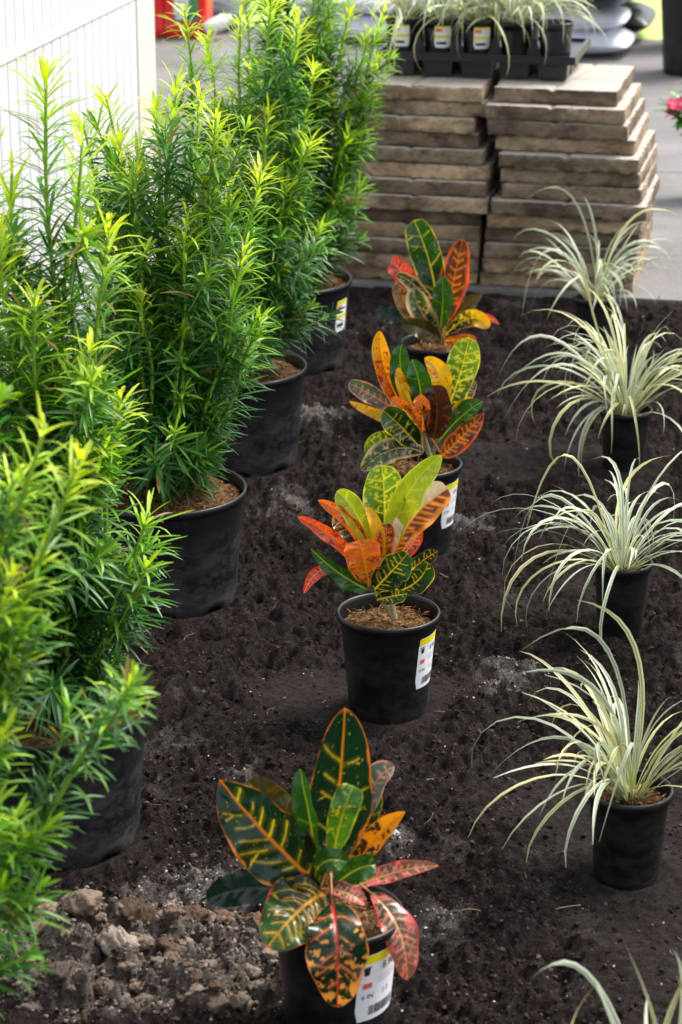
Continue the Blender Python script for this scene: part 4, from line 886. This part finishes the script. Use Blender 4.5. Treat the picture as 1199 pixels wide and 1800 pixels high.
mb.build('tray_body', M['tray'], root, org=root.location[:], smooth=False)
tl = {(0, 0): 'striped grass pot with a price label at the left front corner of the raised tray', (1, 0): 'second pot from the left in the tray front, dark soil above a tilted price label', (2, 0): 'middle pot of the tray front, its price label half covered by hanging blades',
      (3, 0): 'fourth pot from the left in the tray front, hidden under long hanging blades', (4, 0): 'bare black pot at the right end of the tray front, without label or plant',
      (0, 1): 'striped grass pot behind the left front corner pot of the tray', (1, 1): 'striped grass pot behind the second front pot of the tray', (2, 1): 'striped grass pot behind the middle front pot of the tray', (3, 1): 'striped grass pot behind the fourth front pot of the tray'}
for (i, j), lb in tl.items():
    c = tp((i + .5) * TW / NX, (j + .5) * TD / NY, .004 if False else RH + .004)
    root = thing('striped_grass_plant' if (i, j) != (4, 0) else 'plant_pot', c, lb, 'potted plant' if (i, j) != (4, 0) else 'pot', 'pots in the raised tray')
    rt, rb, h = .046, .039, .088; mbp = MB(); lathe(mbp, pot_profile(rt, rb, h, .003), c, 48); pot = mbp.build('pot', M['tray'] if i == 4 else M['pot'], root, org=c)
    if j == 0 and i < 3: pot_label(pot, c, rt, rb, h, math.radians((-8, 6, 10)[i]), h - .042, .044, .058, 'tray', .003)
    if i == 4: continue
    make_potsoil(root, c, rt - .007, h - .015, 200 + i + 7 * j, 20, (.8, .7, .6), .004)
    g = np.random.default_rng(300 + i * 5 + j); mb = MB()
    blades(mb, g, c + E3 * (h - .016), (46, 34, 60, 80)[i], (.16, .30), 1, el=(35, 88), droop=(90, 190), base_r=.02, yel=.3, zmin=ZT + .015)
    mb.build('foliage', M['blade'], root, org=c)

# ------------------------------------------------------------------ white fence
WB = at_z(60, 650, 0); 
def wp(s, z, off=0): return np.array([WB[0], WB[1], 0]) + E2 * s + E1 * off + E3 * z
def colw(px, y, z):   # distance along the fence where column px is met at height z
    return min(np.linspace(-4, 5, 3601), key=lambda s: abs((lambda P: 599.5 + P[0] / depth(P) * FPX)(wp(s, z)) - px))
send = colw(243, 0, .5); sfar = colw(272, 0, .5)
root = thing('white_fence', wp((send - 3) / 2, 0), 'white fence of narrow vertical boards behind the shrubs, with a cream corner post', 'fence')
mb = MB(); bw = .062; s = send
while s > -3.4:
    c = wp(s - bw / 2, .85, -.012); hx, hy = .012, bw / 2
    prof = [(0, -hy), (.004, -hy), (.0115, -hy + .003), (.012, -hy + .0045), (.012, hy - .0045), (.0115, hy - .003), (.004, hy), (0, hy), (-.012, hy), (-.012, -hy)]
    v = [c + E1 * a + E2 * b + E3 * (k * .86) for k in (-1, 1) for a, b in prof]; m_ = len(prof)
    mb.add(v, [(q, (q + 1) % m_, (q + 1) % m_ + m_, q + m_) for q in range(m_)] + [tuple(range(m_, 2 * m_))]); s -= bw
mb.build('panel', M['white'], root, org=root.location[:], smooth=False)
P0 = at_y(0, 110, 5); # rail height: where the ray through (110, 55) meets the fence plane
d = ray(110, 52); nrm = E1; t = ((WB - np.array([0, 0, H_CAM])) @ nrm) / (d @ nrm); RZ = (np.array([0, 0, H_CAM]) + d * t)[2]
mb = MB(); box(mb, wp((send - 3.4) / 2, RZ, .0012), (.004, send + 3.4, .022), AX); mb.build('rail', M['white'], root, org=root.location[:], smooth=False)
mb = MB(); box(mb, wp((send + sfar) / 2, .87, -.037), (.08, sfar - send, 1.74), AX); mb.build('post', M['cream'], root, org=root.location[:], smooth=False)

# ------------------------------------------------------------------ sacks, jugs and pots at the back
def sack(c, wu, wv, th, mat, label, seed, rot=0.0):
    nu, nv = 48, 32; mb = MB(); u = np.linspace(-1, 1, nu); v = np.linspace(-1, 1, nv); U, V_ = np.meshgrid(u, v, indexing='ij')
    e = np.clip((1 - abs(U)**3.2), 0, 1)**.55 * np.clip((1 - abs(V_)**3.2), 0, 1)**.55
    wr = (fbm(U * 3 + seed, V_ * 6, 3, seed) - .5) * .28 + (fbm(U * 9 + seed, V_ * 3, 2, seed + 2) - .5) * .16
    for sgn in (1, -1):
        Z = sgn * th / 2 * e * (1 + wr * (1 if sgn > 0 else .3))
        X_ = U * wu / 2 * (1 - .04 * V_**2); Y_ = V_ * wv / 2 * (1 - .05 * U**2)
        P = c + E1 * 0 + X_[..., None] * (E1 * math.cos(rot) + E2 * math.sin(rot)) + Y_[..., None] * (E2 * math.cos(rot) - E1 * math.sin(rot)) + (Z + th / 2)[..., None] * E3
        f = grid_faces(nu, nv); mb.add(P, f if sgn > 0 else f[:, ::-1])
    o = mb.build('sack', mat, None, org=c); o.location = c; return tag(o, label, 'sack', 'sacks piled on the pavement at the back')
b0 = at_z(1100, 108, SLZ); bu, bv = loc(b0)
def sp(u, v, z): return O + E1 * (bu + u) + E2 * (bv + v) + E3 * z
sack(sp(-.27, .18, .005), .56, .36, .095, M['bagw'], 'pale blue grey sack at the bottom of the pile right of the tray', 1)
sack(sp(-.29, .19, .095), .56, .36, .095, M['bagw'], 'pale blue grey sack resting on the bottom one', 2, .04)
sack(sp(-.28, .18, .185), .60, .40, .11, M['bagb'], 'black sack on top of the two pale sacks, right of the tray', 3, -.03)
sack(sp(-.26, .62, .005), .62, .42, .14, M['bagb'], 'black sack on the ground behind the pale sacks', 4, .02)
sack(sp(-.27, .62, .14), .62, .42, .14, M['bagb'], 'black sack on top of the one behind the pale sacks', 5, -.02)
sack(sp(-1.12, .35, .005), .60, .40, .11, M['bagw'], 'pale sack at the bottom of the pile between shrubs and tray', 6)
sack(sp(-1.10, .35, .11), .60, .40, .11, M['bagw'], 'pale sack on top of the pile between shrubs and tray', 7, .05)
sack(sp(-1.95, .5, .005), .62, .40, .12, M['bagb'], 'black sack seen through the tops of the farthest shrubs', 8, .05)

def jug(px, py, label, w_=.19, d_=.13, h_=.30, lab=True):
    p = at_z(px, py, SLZ); root = thing('red_jug', p, label, 'jug', 'red plastic jugs behind the fence')
    mb = MB(); n = 40; a = np.linspace(0, 6.2832, n, endpoint=False)
    def ring(z, k, inset=0): 
        x = np.sign(np.cos(a)) * abs(np.cos(a))**.32 * (w_ / 2 - inset) * k; y = np.sign(np.sin(a)) * abs(np.sin(a))**.32 * (d_ / 2 - inset) * k
        return p + x[:, None] * E1 + y[:, None] * E2 + E3 * z
    zs = [(0, .86), (.006, .95), (.018, 1), (.05, 1), (.052, .985), (h_ * .75, .985), (h_ * .755, 1), (h_ * .83, 1), (h_ * .9, .85), (h_ * .95, .5), (h_, .2), (h_ * 1.03, .2)]
    P = np.stack([ring(z, k) for z, k in zs], 1); mb.add(P, [tuple(q) for q in grid_faces(n, len(zs), True)] + [tuple(i * len(zs) + len(zs) - 1 for i in range(n))])
    tube(mb, [p + E3 * (h_ * .88) - E1 * w_ * .38, p + E3 * (h_ * 1.05) - E1 * w_ * .34, p + E3 * (h_ * 1.06) + E1 * w_ * .0], .011, 8)
    mb.build('body', M['red'], root, org=p)
    mb = MB(); lathe(mb, [(.001, h_ * 1.03), (.024, h_ * 1.03), (.026, h_ * 1.035), (.026, h_ * 1.12), (.02, h_ * 1.13), (.001, h_ * 1.13)], p, 24); mb.build('cap', M['lab'], root, org=p)
    mb = MB(); f = p - E2 * (d_ / 2 * .985 + .002)
    def lr(u0, u1, z0, z1, off, mi): q = f - E2 * off; mb.add([q + E1 * u0 + E3 * z0, q + E1 * u1 + E3 * z0, q + E1 * u1 + E3 * z1, q + E1 * u0 + E3 * z1], [(0, 1, 2, 3)], mi=mi)
    lr(-.04, .06, .07, .21, 0, 0); lr(-.04, .06, .07, .10, .0006, 1); lr(.022, .06, .10, .21, .0006, 2); lr(-.032, .0, .078, .092, .0012, 0)
    for k in range(4): lr(-.03, .008, .125 + .02 * k, .129 + .02 * k, .0012, 3)
    mb.build('jug_label', [M['lab'], M['teal'], M['green'], M['grey']], root, org=p, smooth=False)
jug(331, 64, 'red plastic jug with a white and green label, right of the cream fence post')
jug(256, 62, 'red plastic jug half hidden by the cream fence post')
def bottle(px, py):
    p = at_z(px, py, SLZ); mb = MB(); root = thing('white_bottle', p, 'white plastic bottle lying between the red jug and the shrubs', 'bottle')
    ax = E1 * .8 + E3 * .35 + E2 * .3; ax /= np.linalg.norm(ax); q = p + E3 * .04
    tube(mb, [q, q + ax * .004, q + ax * .03, q + ax * .09, q + ax * .11, q + ax * .125], [.012, .026, .03, .03, .018, .014], 20); mb.build('body', M['lab'], root, org=p)
    mb = MB(); tube(mb, [q + ax * .1255, q + ax * .15], [.017, .017], 16); mb.build('cap', M['teal'], root, org=p)
bottle(360, 70)

# two tall black nursery pots at the right edge
for (px, py, lb, hh) in ((1215, 128, 'tall black nursery pot cut off by the top right corner', .42), (1232, 80, 'black nursery pot just behind the tall one in the top right corner', .42)):
    p = at_z(px, py, SLZ); root = thing('nursery_pot', p, lb, 'pot', 'black nursery pots at the top right'); mbp = MB(); lathe(mbp, pot_profile(.14, .105, hh), p, 64); mbp.build('pot', M['pot'], root, org=p)
    make_potsoil(root, p, .128, hh - .03, 400, 30)
# pink flowering plant
p = at_z(1243, 350, SLZ); root = thing('flowering_plant', p, 'low plant with pink flowers and broad green leaves at the right edge', 'potted plant')
mbp = MB(); lathe(mbp, pot_profile(.064, .05, .12), p, 48); mbp.build('pot', m_plain('brown plastic pot', (.09, .04, .028), .5, .4), root, org=p)
make_potsoil(root, p, .055, .10, 401, 30)
g = np.random.default_rng(9); mb = MB(); sb = MB(); fb = MB()
n_ = N('broad green leaf'); mleaf = n_.bsdf(n_.mix(n_.noise(40), n_.tint(), (.10, .26, .02)), .35, .5, transl=.25)
hd = []
for k in range(16):
    a = g.uniform(0, 6.28) if k > 6 else math.pi + g.uniform(-.5, .5); q = p + E3 * .115; e = q + np.array([math.cos(a) * g.uniform(.06, .13), math.sin(a) * .09, g.uniform(.10, .24)]); m_ = (q + e) / 2 + E3 * .02
    s = np.linspace(0, 1, 8)[:, None]; pts = (1 - s)**2 * q + 2 * s * (1 - s) * m_ + s**2 * e; tube(sb, pts, np.linspace(.005, .003, 8), 7, (.12, .12, .05)); hd.append(e)
    for m2 in range(9):
        b = pts[int(g.uniform(2, 7.9))]; a2 = g.uniform(0, 6.28); el = g.uniform(-.3, 1.0); d = np.array([math.cos(a2) * math.cos(el), math.sin(a2) * math.cos(el), math.sin(el)]); L = g.uniform(.035, .06)
        sd_ = np.cross(d, [0, 0, 1.0]); sd_ /= np.linalg.norm(sd_) + 1e-9; nn = np.cross(sd_, d); ss = np.linspace(0, 1, 8); wv_ = np.sin(np.pi * ss**.8)**.8 * .011 + .001
        P = b + ss[None, :, None] * d * L + np.array([-1, 0, 1])[:, None, None] * wv_[None, :, None] * sd_ + (np.abs(np.array([-1, 0, 1]))[:, None, None] * .003 - (ss**2)[None, :, None] * .012) * nn
        mb.add(P, grid_faces(3, 8), np.array((.05, .20, .02)) * g.uniform(.6, 2.0))
for k, e in enumerate(hd[:11]):
    fb = MB()
    for m2 in range(5):
        cpt = e + np.clip(g.normal(0, .008, 3), -.010, .010) + E3 * .012
        for q in range(5):
            a = q * 1.2566 + g.uniform(-.2, .2); d = np.array([math.cos(a), math.sin(a) * .6 - .2, math.sin(a) * .6]); sd_ = np.cross(d, [0, -.8, .6]); sd_ /= np.linalg.norm(sd_)
            fb.add([cpt, cpt + d * .006 + sd_ * .005, cpt + d * .013 + sd_ * .003 + E3 * .002, cpt + d * .013 - sd_ * .003 + E3 * .002, cpt + d * .006 - sd_ * .005], [(0, 1, 2, 3, 4)])
    fb.build('flower_cluster', M['pink'], root, org=p)
sb.build('stems', M['stem'], root, org=p); mb.build('foliage', mleaf, root, org=p)
